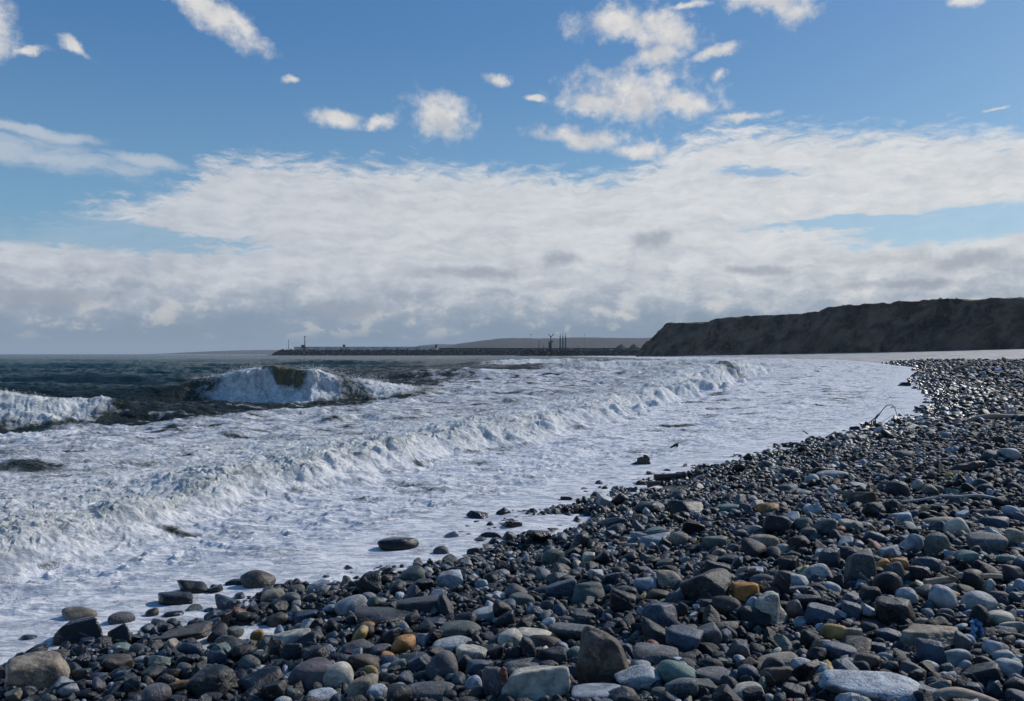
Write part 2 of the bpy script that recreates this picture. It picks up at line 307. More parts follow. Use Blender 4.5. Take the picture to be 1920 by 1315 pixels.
# photo column,row,width,height, colour, shape, texture, lean | landmark phrase
HAND = '''72,1267,122,68,t,r,~,0|big pitted brown boulder
108,1232,47,22,n,c,-,0
148,1187,100,52,k,a,-,0|black pyramid rock
150,1154,64,32,t,c,-,-8
228,1162,50,27,g,c,*,0
284,1152,27,20,n,c,-,0
329,1126,66,30,k,r,-,8
363,1103,60,30,k,b,-,0|black wet block in foam
403,1107,30,17,d,a,-,0
484,1090,65,34,n,c,~,0|dark brown dome in foam
443,1092,40,16,d,s,-,0
511,1121,45,26,t,r,~,-10|rusty tan rock at foam edge
557,1108,28,17,e,c,-,0
543,1127,40,23,e,c,-,-15
364,1143,32,17,e,c,-,-10
392,1146,20,12,b,c,-,0
326,1153,38,18,d,f,-,0
445,1138,17,9,n,c,-,0
222,1196,49,32,k,a,-,-20
260,1198,40,22,d,s,-,0
227,1215,40,17,G,f,-,0
223,1250,60,34,n,r,~,0
151,1244,38,25,d,a,-,0
267,1240,40,17,p,f,~,0
348,1192,103,34,n,s,~,-6|long brown slab
409,1191,42,28,m,c,-,-20
437,1187,40,25,e,c,-,-15
418,1166,33,32,k,a,-,0
547,1201,72,30,c,r,~,-8|mottled cream rock
545,1228,43,37,d,r,*,0
467,1247,40,28,e,c,~,-15
407,1235,40,27,b,a,-,0
397,1284,93,52,k,r,*,-8|large black rough boulder
585,1273,90,53,m,c,-,0|smooth mauve dome cobble
632,1272,60,45,c,c,-,0
602,1310,70,30,w,r,*,0
515,1300,50,36,k,a,-,0
477,1279,42,24,d,r,*,0
161,1303,42,18,k,f,-,0
102,1293,22,13,t,c,-,0
230,1272,38,25,b,a,-,0
247,1293,34,34,d,r,*,0
303,1259,28,16,e,c,-,0
369,1255,28,17,t,c,-,0
347,1242,50,26,k,a,-,-10
592,1234,55,32,d,r,~,0
522,1141,35,20,k,a,-,0
521,1164,40,25,n,c,~,-12
571,1164,48,26,b,a,-,0
270,1307,60,22,n,s,-,0
70,1217,45,20,d,s,-,-10
162,1209,43,22,b,a,-,0
53,1197,35,18,b,f,-,0
14,1255,30,20,d,s,-,0
747,1022,73,27,k,c,-,0|lone dark rock in foam
827,1033,29,18,g,c,-,0
774,1084,45,32,e,c,-,0|olive domed cobble
742,1105,28,23,G,c,-,0
692,1099,48,38,k,a,-,-10
845,1092,50,35,w,b,*,0|pale speckled block
690,1121,30,17,p,f,-,0
792,1102,42,25,d,r,-,0
887,1088,35,17,d,s,-,0
787,1138,85,30,d,r,*,-5
719,1159,105,32,k,r,*,5|long black rough stone
784,1121,35,15,g,f,*,0
660,1139,62,34,p,c,-,-10|pale smooth cobble
979,1128,48,25,e,f,-,5
915,1155,63,26,p,c,-,-8
861,1182,80,28,e,c,-,-3|long oval grey green cobble
816,1172,48,20,b,s,-,0
849,1209,72,25,p,c,*,-6
757,1213,45,30,o,c,~,0|rust orange cobble
689,1178,28,17,o,c,-,0
734,1196,38,25,d,a,-,-20
713,1219,40,18,m,f,-,0
673,1217,60,24,g,r,*,0
792,1203,23,22,p,r,*,0
682,1248,57,37,n,c,-,0
648,1245,30,24,m,c,-,0
695,1262,30,22,y,c,-,0
680,1295,55,42,t,r,~,0|pitted sandy rock
707,1303,42,28,w,r,*,0
742,1296,36,22,w,f,-,0
776,1306,48,22,e,c,-,-10
810,1298,87,38,g,c,*,0
829,1256,58,46,m,c,-,-38|leaning mauve oval cobble
885,1234,57,35,c,r,~,0
930,1230,35,35,d,a,-,0
957,1203,45,32,c,c,*,-20
990,1221,30,45,d,r,*,0
962,1233,30,33,k,a,-,0
1003,1190,63,22,c,f,-,4
1023,1207,58,26,n,c,-,0
1073,1189,85,35,g,r,*,0
1131,1245,113,107,n,b,~,0|huge brown four sided boulder
1005,1288,120,75,c,b,-,0|big cream block
988,1250,85,25,g,r,*,0
926,1288,42,60,m,r,~,0
898,1260,47,33,b,a,-,0
890,1289,30,32,w,c,~,-25
1041,1307,55,25,G,c,-,0
1120,1303,92,35,w,f,-,-5|pale blue oval cobble at bottom edge
1197,1277,88,50,p,r,*,0|round speckled granite boulder
1270,1267,72,42,G,c,-,5|smooth green domed cobble
1242,1305,42,25,e,c,-,0
1259,1298,30,24,g,c,*,0
1230,1237,85,38,g,r,~,0
1236,1160,65,45,b,b,*,-5|square blue block
1240,1195,78,44,d,a,-,5
1178,1226,45,32,b,s,-,30
1265,1128,38,28,m,c,-,0
1236,1118,50,22,n,f,-,0
1203,1124,17,16,y,a,-,0
1211,1097,45,28,w,f,-,-12
1254,1093,45,32,t,r,~,0
1170,1116,53,27,d,r,*,0
1103,1117,60,36,e,r,-,0
1055,1109,58,30,b,r,*,-20
1037,1048,40,30,e,c,*,0|round speckled olive cobble
1102,1050,25,20,c,a,-,0
1088,1020,45,33,d,r,*,0
1224,1018,68,30,w,s,-,-15|pale tilted slab
1171,1023,25,11,o,f,-,0
1273,1016,35,28,t,c,*,0
1002,1076,30,20,m,c,-,0
943,1078,25,15,p,c,-,0
1134,1052,27,28,k,s,-,-40
1246,1059,32,18,e,c,-,0
1087,1152,27,17,e,c,-,0
1066,1168,28,18,m,c,-,0
1165,1135,50,40,k,a,-,20
1003,1152,32,23,b,r,*,0
948,1168,40,28,d,a,-,-20
986,1171,32,25,d,a,-,0
1037,1233,60,35,m,a,-,0
1075,1231,27,28,G,c,-,0
786,1249,38,30,b,a,-,-20
824,1227,38,23,d,a,-,0
1071,1300,22,20,r,c,-,0
1432,1020,57,30,t,c,*,5|speckled tan cobble
1376,1052,58,20,d,r,*,5
1467,1032,28,18,c,c,-,-20
1341,1021,45,25,e,c,-,-8
1507,1073,22,20,y,a,-,0
1479,1063,38,33,d,a,-,0
1552,1052,45,40,b,a,-,0
1407,1077,47,23,w,a,-,0
1462,1101,33,55,d,r,*,12|upright speckled splinter rock
1430,1096,47,30,m,c,-,0
1325,1110,95,62,k,r,*,-8|big black speckled boulder
1398,1115,53,38,o,a,-,0|bright orange stone
1362,1143,53,38,n,c,-,0
1447,1146,65,60,c,b,*,12|notched cream block
1415,1163,63,37,k,s,-,0
1512,1132,55,28,d,c,-,0
1502,1111,53,25,g,r,~,0
1613,1068,60,60,g,b,*,0|tall grey speckled rock
1657,1062,28,22,o,c,-,0
1687,1062,34,25,o,c,~,0
1664,1100,55,46,d,c,-,0|dark teal domed cobble
1679,1078,37,36,m,c,-,-20
1737,1063,53,30,b,c,-,0
1726,1081,42,32,d,a,-,0
1812,1048,45,25,G,c,-,0|pale green white cobble
1891,1053,45,24,G,f,-,-10
1849,1024,77,40,g,c,~,5
1903,1012,38,30,t,c,~,0
1756,1025,50,40,e,c,-,-10
1713,1024,33,37,w,c,-,15
1666,1040,45,27,w,s,-,-15
1700,1120,43,28,p,c,~,0
1767,1127,60,43,p,c,-,32|pale smooth cobble leaning right
1836,1136,67,39,p,c,-,-6|pale smooth egg cobble
1822,1095,44,42,k,c,-,0|jet black round stone
1790,1117,32,15,y,f,-,10
1876,1163,55,30,c,f,-,10
1678,1155,75,50,k,r,*,0|glossy black craggy rock
1491,1145,30,28,m,r,*,-20
1501,1168,30,20,p,r,~,0
1543,1153,68,33,b,s,-,5
1595,1148,40,30,b,s,-,20
1363,1180,43,25,t,f,-,-10
1315,1200,75,40,g,s,-,-22
1563,1190,50,34,y,c,-,5|round yellow ochre cobble
1600,1195,38,30,t,a,-,-15
1665,1196,50,28,b,s,-,0
1742,1198,120,45,t,s,~,-8|wide flat tan rock
1647,1219,38,22,b,s,-,0
1574,1226,68,32,b,c,-,5
1384,1224,47,37,g,a,-,0
1453,1244,90,32,t,f,*,-14|long tan grey stone
1504,1259,45,38,p,c,*,0|round speckled pebble ball
1402,1267,40,32,b,c,-,0
1340,1269,83,28,g,r,*,5
1454,1272,58,40,n,a,-,0
1539,1260,28,27,w,b,-,0
1629,1290,187,62,w,b,*,3|huge flat pale speckled slab
1731,1302,58,30,b,a,-,0
1489,1302,50,30,d,a,-,0
1399,1302,65,32,c,c,-,-15
1312,1293,67,30,e,b,-,5
1512,1287,35,17,t,f,-,0
1625,1245,50,30,n,r,-,0
1591,1249,38,24,c,c,-,0
1677,1256,42,15,y,f,-,0
1745,1232,57,52,b,b,-,-10|faceted blue grey block
1790,1238,67,36,p,c,-,-28
1713,1262,50,30,m,a,-,0
1808,1253,33,22,p,c,-,-10
1861,1218,40,27,w,c,-,0
1883,1235,47,24,p,c,-,0
1840,1268,80,36,d,s,-,-20
1892,1257,58,32,p,c,~,0
1777,1280,30,20,r,c,-,-10
1820,1295,47,25,b,c,-,0
1865,1300,38,32,b,a,-,-30
1815,1204,30,22,w,c,*,0
1870,1192,55,25,d,s,-,0
1898,1180,50,25,c,c,-,-10
1912,1152,25,16,w,f,-,-10
1873,1124,40,25,m,c,-,0
1906,1126,35,25,b,a,-,0
1772,1156,37,22,m,c,-,0
1742,1154,22,20,p,c,*,0
1801,1160,24,14,b,f,-,-8
1727,1169,35,18,t,f,-,0
1899,1078,43,27,m,r,-,0
1912,1102,25,25,w,c,~,0
1694,721,28,9,d,s,-,0|dark slab alone in far foam
1439,954,42,20,o,f,-,0|orange flat stone
1621,938,50,26,n,a,-,0
1591,930,30,22,t,a,-,20
1612,918,38,20,w,a,-,0
1461,988,60,35,d,b,-,5|dark teal boulder
1544,991,50,32,g,r,~,0
1684,922,47,33,d,c,*,0
1744,922,33,22,t,c,-,0
1272,930,30,18,g,c,-,0
1385,878,24,14,k,c,-,0
1438,874,22,16,g,c,-,0
1524,902,30,21,p,c,-,0
1471,917,48,17,g,f,-,-5
1502,927,50,17,G,f,-,0
1489,894,18,17,b,a,-,0
1562,890,62,14,p,f,-,0|pale low flat stone
1693,855,38,18,g,f,-,0
1774,819,21,14,p,c,-,0
1895,852,34,27,p,c,-,-30
1859,855,35,18,g,c,-,0
1218,954,55,22,d,r,*,0
1285,957,65,30,k,r,-,0|black rough hummock
1200,976,27,17,p,c,-,0
1232,1001,50,20,G,f,-,-10
1689,976,47,25,w,r,*,0
1759,980,65,18,t,f,-,-8
1793,992,47,33,c,c,-,-15|cream green rounded stone
1863,984,60,26,b,c,-,-5
1899,962,42,20,w,c,-,10
1850,963,42,18,m,f,-,0
1902,1003,38,18,t,c,-,0
1595,989,45,22,c,r,~,0
1507,983,35,20,e,c,-,0
1368,956,50,20,G,f,-,0
895,967,40,18,d,s,-,0
920,1003,36,16,d,s,-,0
1062,935,22,10,k,s,-,0
1345,1075,50,30,d,a,-,10
1592,1040,50,26,d,s,-,0
1560,1108,40,26,p,c,-,0
1640,1010,44,22,b,c,-,0
1150,985,50,22,d,a,-,0
1010,1010,44,24,k,a,-,0
960,985,36,18,d,a,-,0
'''.strip().split('\n')

# ------------------------------------------------------------------ place stones
GX0, GX1, GY0, GY1, GR = -8., 15., 1.8, 21., .02
occ = np.zeros((int((GY1-GY0)/GR), int((GX1-GX0)/GR)), dtype=np.uint8)
def foot(x, y, rx, ry, a, write=False, k=1.):
    R = max(rx, ry)*k; i0 = int((y-R-GY0)/GR); i1 = int((y+R-GY0)/GR)+1; j0 = int((x-R-GX0)/GR); j1 = int((x+R-GX0)/GR)+1
    if i0 < 0 or j0 < 0 or i1 >= occ.shape[0] or j1 >= occ.shape[1]: return None
    yy, xx = np.mgrid[i0:i1, j0:j1]; xx = GX0+xx*GR-x; yy = GY0+yy*GR-y
    u = xx*math.cos(a)+yy*math.sin(a); v = -xx*math.sin(a)+yy*math.cos(a)
    m_ = (u/(rx*k))**2+(v/(ry*k))**2 <= 1; sub = occ[i0:i1, j0:j1]
    if write: sub[m_] = 1; return 1
    return sub[m_].mean() if m_.any() else 1.
stones = []       # dict per stone
def wetness(x, y):
    d = (x-float(shoreX(y)))*.9; return float(np.clip(1.0-d/5.5, .22, 1))
for ln in HAND:
    a, _, lm = ln.partition('|'); f = a.split(',')
    px, py, w, h = map(float, f[:4]); lean = float(f[7])
    x, y, g = hit(px, min(py+h*.42, 1330)); D = math.hypot(x, y); s = y/FP
    sn = (H-g)/y; w_ = w*s*(y/D)**1.3*1.04; dep = w_*{'s':.8,'f':.85,'b':.7}.get(f[5], .78); dep = min(dep, .42)
    vh = h*s; hh = math.sqrt(max(vh*vh-(dep*sn)**2, (vh*.55)**2))*1.22
    if f[5] in 'sf': hh *= .92
    x2, y2 = x*(1+dep*.33/D), y*(1+dep*.33/D)      # centre lies a little behind the visible foot
    stones.append(dict(x=x2, y=y2, z=g+hh*.30, rx=w_/2*1.04, ry=dep/2, rz=hh/2*1.05, yaw=-math.atan2(x, y), lean=math.radians(lean), col=f[4], shape=f[5], tex=f[6],
        lm=lm, px=px, py=py, w=w, h=h, area=w*h))
    if D < 20: foot(x2, y2, w_/2, dep/2, 0, True)
COLW = 'kdbgepmnctwoyGr'; WN = np.array([.41,.23,.11,.05,.04,.05,.02,.02,.015,.012,.045,.004,.003,.010,.004]); WN /= WN.sum()
WF = np.array([.36,.22,.11,.06,.05,.09,.025,.015,.02,.015,.03,.004,.004,.014,.003]); WF /= WF.sum()
fill = []
# room left free round the driftwood and litter so that they lie on the stones and not under them
KEEP = [(px, 1100+j, .055) for px in range(1734, 1882, 9) for j in (0, 14)]+[(1815, 1196, .06), (1812, 1204, .05), (1822, 1204, .05), (948, 1318, .05)]
KEEP += [(px, 912+j, .10) for px in range(1226, 1290, 8) for j in (-6, 2, 8)]+[(px, 948, .05) for px in range(1690, 1900, 7)]+[(px, 890, .09) for px in range(1785, 1845, 8)]+[(px, 1318, .04) for px in range(1740, 1870, 10)]
for kx, ky, kr in KEEP:
    x, y, g = hit(kx, ky); foot(x, y, kr, kr, 0, True)
def inview(px, py, mx=140): return -mx < px < 1920+mx and py < 1500
for size, tries, thr in ((.17,260,.10),(.135,1100,.15),(.105,4500,.20),(.08,13000,.24),(.058,32000,.30),(.042,52000,.42),(.030,46000,.6)):
    Y = 2.6+(GY1-3.1)*rng.random(tries)**1.25; X = shoreX(Y)+rng.random(tries)**.9*(Y*.68-shoreX(Y)+.3)-.35
    g = ground(X, Y); dd = (X-shoreX(Y))*.9
    for x, y, gg, d in zip(X, Y, g, dd):
        px = CX+x/y*FP
        if not inview(px, 0) or (gg < -.07+rng.random()*.07) or (d < .1 and size < .08 and rng.random() < .5): continue
        if size < .1 and gg < .02 and 0 < d < 2 and rng.random() < .75: continue
        if y > 13 and size < .05: continue
        if y > 9.5 and size < .04: continue
        sz = size*rng.uniform(.82, 1.2); e = rng.uniform(.6, .95); a = rng.random()*3.14
        o = foot(x, y, sz/2, sz*e/2, a, k=.92)
        if o is None or o > thr: continue
        foot(x, y, sz/2, sz*e/2, a, True, .95)
        D = math.hypot(x, y); hz = sz*rng.uniform(.38, .82)
        fill.append((x, y, gg+hz*rng.uniform(.05, .62), sz/2, sz*e/2, hz/2, a, rng.normal()*.42, rng.normal()*.42, sz/D*FP))
# the far stretch of shingle
NF = 26000
PXs = rng.uniform(1060, 2080, NF); PYs = HY+12+(rng.random(NF)**1.4)*215
dx = (PXs-CX)/FP; dz = (HY-PYs)/FP; Yf = np.full(NF, np.nan)
for Yk in np.geomspace(14, 175, 330):
    m_ = np.isnan(Yf) & (H+dz*Yk <= ground(dx*Yk, Yk)+.03); Yf[m_] = Yk*(1+rng.uniform(-.01, .01, m_.sum()))
for x0, y in zip(dx*Yf, Yf):
    if np.isnan(y) or y < 17.5: continue
    d = (x0-float(shoreX(y)))*.9
    if d < .0+rng.random()*.5: continue
    sz = float(np.clip(rng.lognormal(math.log(.095+.0030*y), .40), .06, .25+.005*y)); e = rng.uniform(.6, .95); hz = sz*rng.uniform(.35, .62)
    gg = float(ground(x0, y)); fill.append((x0, y, gg+hz*rng.uniform(.1, .4), sz/2, sz*e/2, hz/2, rng.random()*3.14, rng.normal()*.42, rng.normal()*.42, sz/y*FP))
fill.sort(key=lambda q: -q[9]*(1 if 0 < CX+q[0]/q[1]*FP < 1920 and HY+(H-q[2])/q[1]*FP < 1300 else 0))
n_extra = max(0, 298-len(stones))
for q in fill[:n_extra]:
    x, y, z = q[:3]; pw = q[9]; wts = WN
    sh = str(rng.choice(list('caasr'))); col = str(rng.choice(list(COLW), p=wts)); tx = str(rng.choice(list('--*~')))
    stones.append(dict(x=x, y=y, z=z, rx=q[3], ry=q[4], rz=q[5], yaw=q[6], lean=q[7], col=col, shape=sh, tex=tx, lm='', px=CX+x/y*FP,
        py=HY+(H-z)/y*FP, w=pw, h=q[5]*2/y*FP, area=pw*q[5]*2/y*FP))
fill = fill[n_extra:]
# ---- labels that single each stone out
LM = [s for s in stones if s['lm']]; used = set()
def rel(s, l):
    dx, dy = s['px']-l['px'], s['py']-l['py']
    if abs(dx) > 1.6*abs(dy): return 'right of' if dx > 0 else 'left of'
    if abs(dy) > 1.6*abs(dx): return 'in front of' if dy > 0 else 'behind'
    return ('in front and ' if dy > 0 else 'behind and ')+('right of' if dx > 0 else 'left of')
def noun(s): return 'boulder' if s['w'] > 84 and s['py'] > 900 else 'flat stone' if s['shape'] == 's' else 'cobble' if s['shape'] in 'cf' else 'rock'
def make_label(s):
    c, sh, tx = PAL[s['col']][1], SHN[s['shape']], TXN[s['tex']]
    near = sorted(LM, key=lambda l: (l['px']-s['px'])**2+((l['py']-s['py'])*1.4)**2)
    nn = noun(s); sz = 'large' if s['area'] > 2600 else 'small' if s['area'] < 900 else 'medium'
    foam = ' in the foam' if s['x']-shoreX(s['y']) < .05 else ''
    c0 = []
    for l in near[:5]:
        for a in (f"{c} {sh} {nn}", f"{sz} {c} {sh} {nn}", f"{sz} {tx} {c} {sh} {nn}"):
            c0.append(f"{a}{foam} {rel(s,l)} the {l['lm']}")
    for l in near[:4]:
        for l2 in near[:5]:
            if l is not l2: c0.append(f"{c} {nn} between the {l['lm']} and the {l2['lm']}")
    for t_ in c0:
        if t_ not in used and len(t_.split()) <= 16: return t_
    return c0[0]
LMD = {'big cream block':'big cream block with a flat top at the bottom edge of the shingle'}
for s in stones:
    if s['lm']:
        near = sorted([l for l in LM if l is not s], key=lambda l: (l['px']-s['px'])**2+(l['py']-s['py'])**2)[0]
        lab = f"{s['lm']}, {rel(s, near)} the {near['lm']}"
        if len(lab.split()) > 16: lab = s['lm']+' on the shingle'
    else: lab = make_label(s)
    used.add(lab); s['label'] = lab
def rotm(yaw, lean, pitch=0.):
    cy, sy = math.cos(yaw), math.sin(yaw); cl, sl = math.cos(lean), math.sin(lean); cp, sp_ = math.cos(pitch), math.sin(pitch)
    Rz = np.array([[cy,-sy,0],[sy,cy,0],[0,0,1]]); Ry = np.array([[cl,0,sl],[0,1,0],[-sl,0,cl]]); Rx = np.array([[1,0,0],[0,cp,-sp_],[0,sp_,cp]])
    return Rz@Ry@Rx
for i, s in enumerate(stones):
    r = np.random.default_rng(1000+i); sub = 5 if s['w'] > 85 else 4 if s['w'] > 30 else 3
    V, F = stone_shape(s['shape'], r, sub)
    if s['lm'] == 'black pyramid rock': V[:,:2] *= (1.0-.45*(V[:,2:3]*.5+.5))*1.2
    if s['lm'] == 'huge brown four sided boulder': V[:,0] *= 1.0-.28*(V[:,2]*.5+.5); V[:,0] -= .12*V[:,2]
    if s['lm'] == 'notched cream block':
        k = sst(V[:,0], .1, .5)*sst(V[:,2], -.3, .1); V[:,2] -= .75*k
    V = V*np.array([s['rx'], s['ry'], s['rz']]); V = V@rotm(0, s['lean']).T
    tint = np.tile(np.array(PAL[s['col']][0])*r.uniform(.85, 1.12), (len(V),1))
    pr = np.tile([{'*':.95,'~':.25}.get(s['tex'], .10), wetness(s['x'], s['y'])*(.75 if s['col'] in 'kdbn' else .45)+(.2 if s['col'] in 'kdb' else 0), {'~':1.,'*':.45}.get(s['tex'], .12)], (len(V),1))
    o = mesh_np(noun(s).replace(' ', '_'), V, F, M_STONE, True, {'tint': tint, 'props': pr}, loc=(s['x'], s['y'], s['z'])); o.rotation_euler = (0,0,s['yaw'])
    tag(o, s['label'], 'rock', 'larger stones of the shingle beach')
# ---- all the rest as one mass
def mass(name, items, protos, label, far):
    by = {}
    for q in items:
        sub = 3 if q[9] > 17 else 2 if q[9] > 7 else 1
        k = (sub, int(rng.integers(len(protos)))); by.setdefault(k, []).append(q)
    VV, FF, TT, PP, SM = [], [], [], [], []; n0 = 0
    for (sub, pi), qs in by.items():
        V, F = protos[pi][sub]; kind = protos[pi]['kind']
        for q in qs:
            R = rotm(q[6], q[7], q[8]); W = (V*np.array(q[3:6]))@R.T+np.array(q[:3])
            wts = WN if q[1] < 16 else WF; c = np.array(PAL[COLW[int(rng.choice(len(COLW), p=wts))]][0])*rng.uniform(.75, 1.25)
            VV.append(W); FF.append(F+n0); n0 += len(V); TT.append(np.tile(c, (len(V),1)))
            wt = wetness(q[0], q[1])*.8; PP.append(np.tile([rng.random()**2, wt, rng.random()**3*.8], (len(V),1)))
            SM.append(np.full(len(F), kind in 'crb'))
    o = mesh_np(name, np.vstack(VV), np.vstack(FF), M_STONE, np.concatenate(SM), {'tint': np.vstack(TT), 'props': np.vstack(PP)})
    return tag(o, label, 'shingle', kind='stuff')
protos = []
for i in range(36):
    kd = 'cacsrab'[i % 7]; dct = {'kind': kd}
    for sub in (1,2,3): dct[sub] = stone_shape(kd, np.random.default_rng(500+i), sub)
    protos.append(dct)
print('STONES', len(stones), 'fill', len(fill))
mass('shingle', fill, protos, 'small dark wet pebbles and cobbles filling the beach between larger stones', False)

# ------------------------------------------------------------------ ground sheet: beach, far sand
def grid(xs_fn, ys, ncol):
    pass
ys = np.concatenate([np.geomspace(1.2, 200, 420), np.geomspace(203, 2500, 60)])
us = np.linspace(0, 1, 260)
Yg = np.repeat(ys[:,None], len(us), 1); left = shoreX(Yg)-np.maximum(3, Yg*.06); right = np.maximum(Yg*1.5, 30)+left*0+10
Xg = left+(right-left)*us[None,:]**1.7; Zg = ground(Xg, Yg)
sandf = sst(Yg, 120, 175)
Zg += sandf*.12*fbm(Xg*.12, Yg*.05, 3, 21)
V = np.stack([Xg, Yg, Zg], -1).reshape(-1,3)
def quads(nr, nc):
    i = np.arange(nr-1)[:,None]*nc+np.arange(nc-1)[None,:]; return np.stack([i, i+1, i+nc+1, i+nc], -1).reshape(-1,4)
m, t, b = new_mat('beach_ground'); geo = t.node('ShaderNodeNewGeometry').outputs['Position']
n = t.noise(geo, 18, 8, .65); n2 = t.noise(t.v('MULTIPLY', geo, (.35,.08,.5)), 1.0, 8, .72); sf = t.attr('sand')
peb = t.node('ShaderNodeTexVoronoi'); t.put(peb.inputs['Vector'], geo); peb.inputs['Scale'].default_value = 34
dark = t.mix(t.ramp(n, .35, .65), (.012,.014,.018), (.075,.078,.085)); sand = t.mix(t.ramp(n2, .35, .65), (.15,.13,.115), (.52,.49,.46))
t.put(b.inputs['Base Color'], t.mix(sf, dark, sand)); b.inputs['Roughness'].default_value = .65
t.put(b.inputs['Normal'], t.bump(t.m('SUBTRACT', n, peb.outputs['Distance']), .7, .03))
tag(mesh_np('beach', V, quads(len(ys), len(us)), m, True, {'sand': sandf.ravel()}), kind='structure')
# inland ground to the rear and far right so that no gap opens beside the camera
Vb = np.array([(-60,-60,-1.2),(120,-60,1.2),(120,1.2,1.0),(12,1.2,.9),(-5.5,1.2,-.1),(-60,1.2,-1.2)])
bmx = bmesh.new(); vs = [bmx.verts.new(v) for v in Vb]; bmx.faces.new(vs); mex = bpy.data.meshes.new('beach_rear'); bmx.to_mesh(mex); mex.materials.append(m)
tag(link(bpy.data.objects.new('beach_rear', mex)), kind='structure')

# ------------------------------------------------------------------ sea
BF = np.array([(3,-6.3),(5.5,-5.2),(7.34,-4.4),(8.3,-3.9),(10.5,-3.4),(13.6,-2.2),(16.3,-1.1),(18.7,.47),(27.6,4.14),(42,9.7),(65,17.8),(89,26.5),(130,38),(200,52),(400,60)])
FB = np.array([(3,-30),(19,-18),(22.5,-13.5),(24.4,-10.6),(29.6,-7.3),(39.5,-6.2),(62,-5.9),(89,-.6),(123,8),(200,30),(290,58),(500,95),(900,100)])
HB = np.array([(5,.22),(8,.27),(15,.40),(28,.52),(42,.74),(58,1.1),(70,1.4),(90,.9),(130,.4),(200,.2)])
def seg(X, Y, c, ang):
    a = np.array([math.cos(ang), math.sin(ang)]); nn = np.array([a[1], -a[0]])
    return (X-c[0])*a[0]+(Y-c[1])*a[1], (X-c[0])*nn[0]+(Y-c[1])*nn[1]
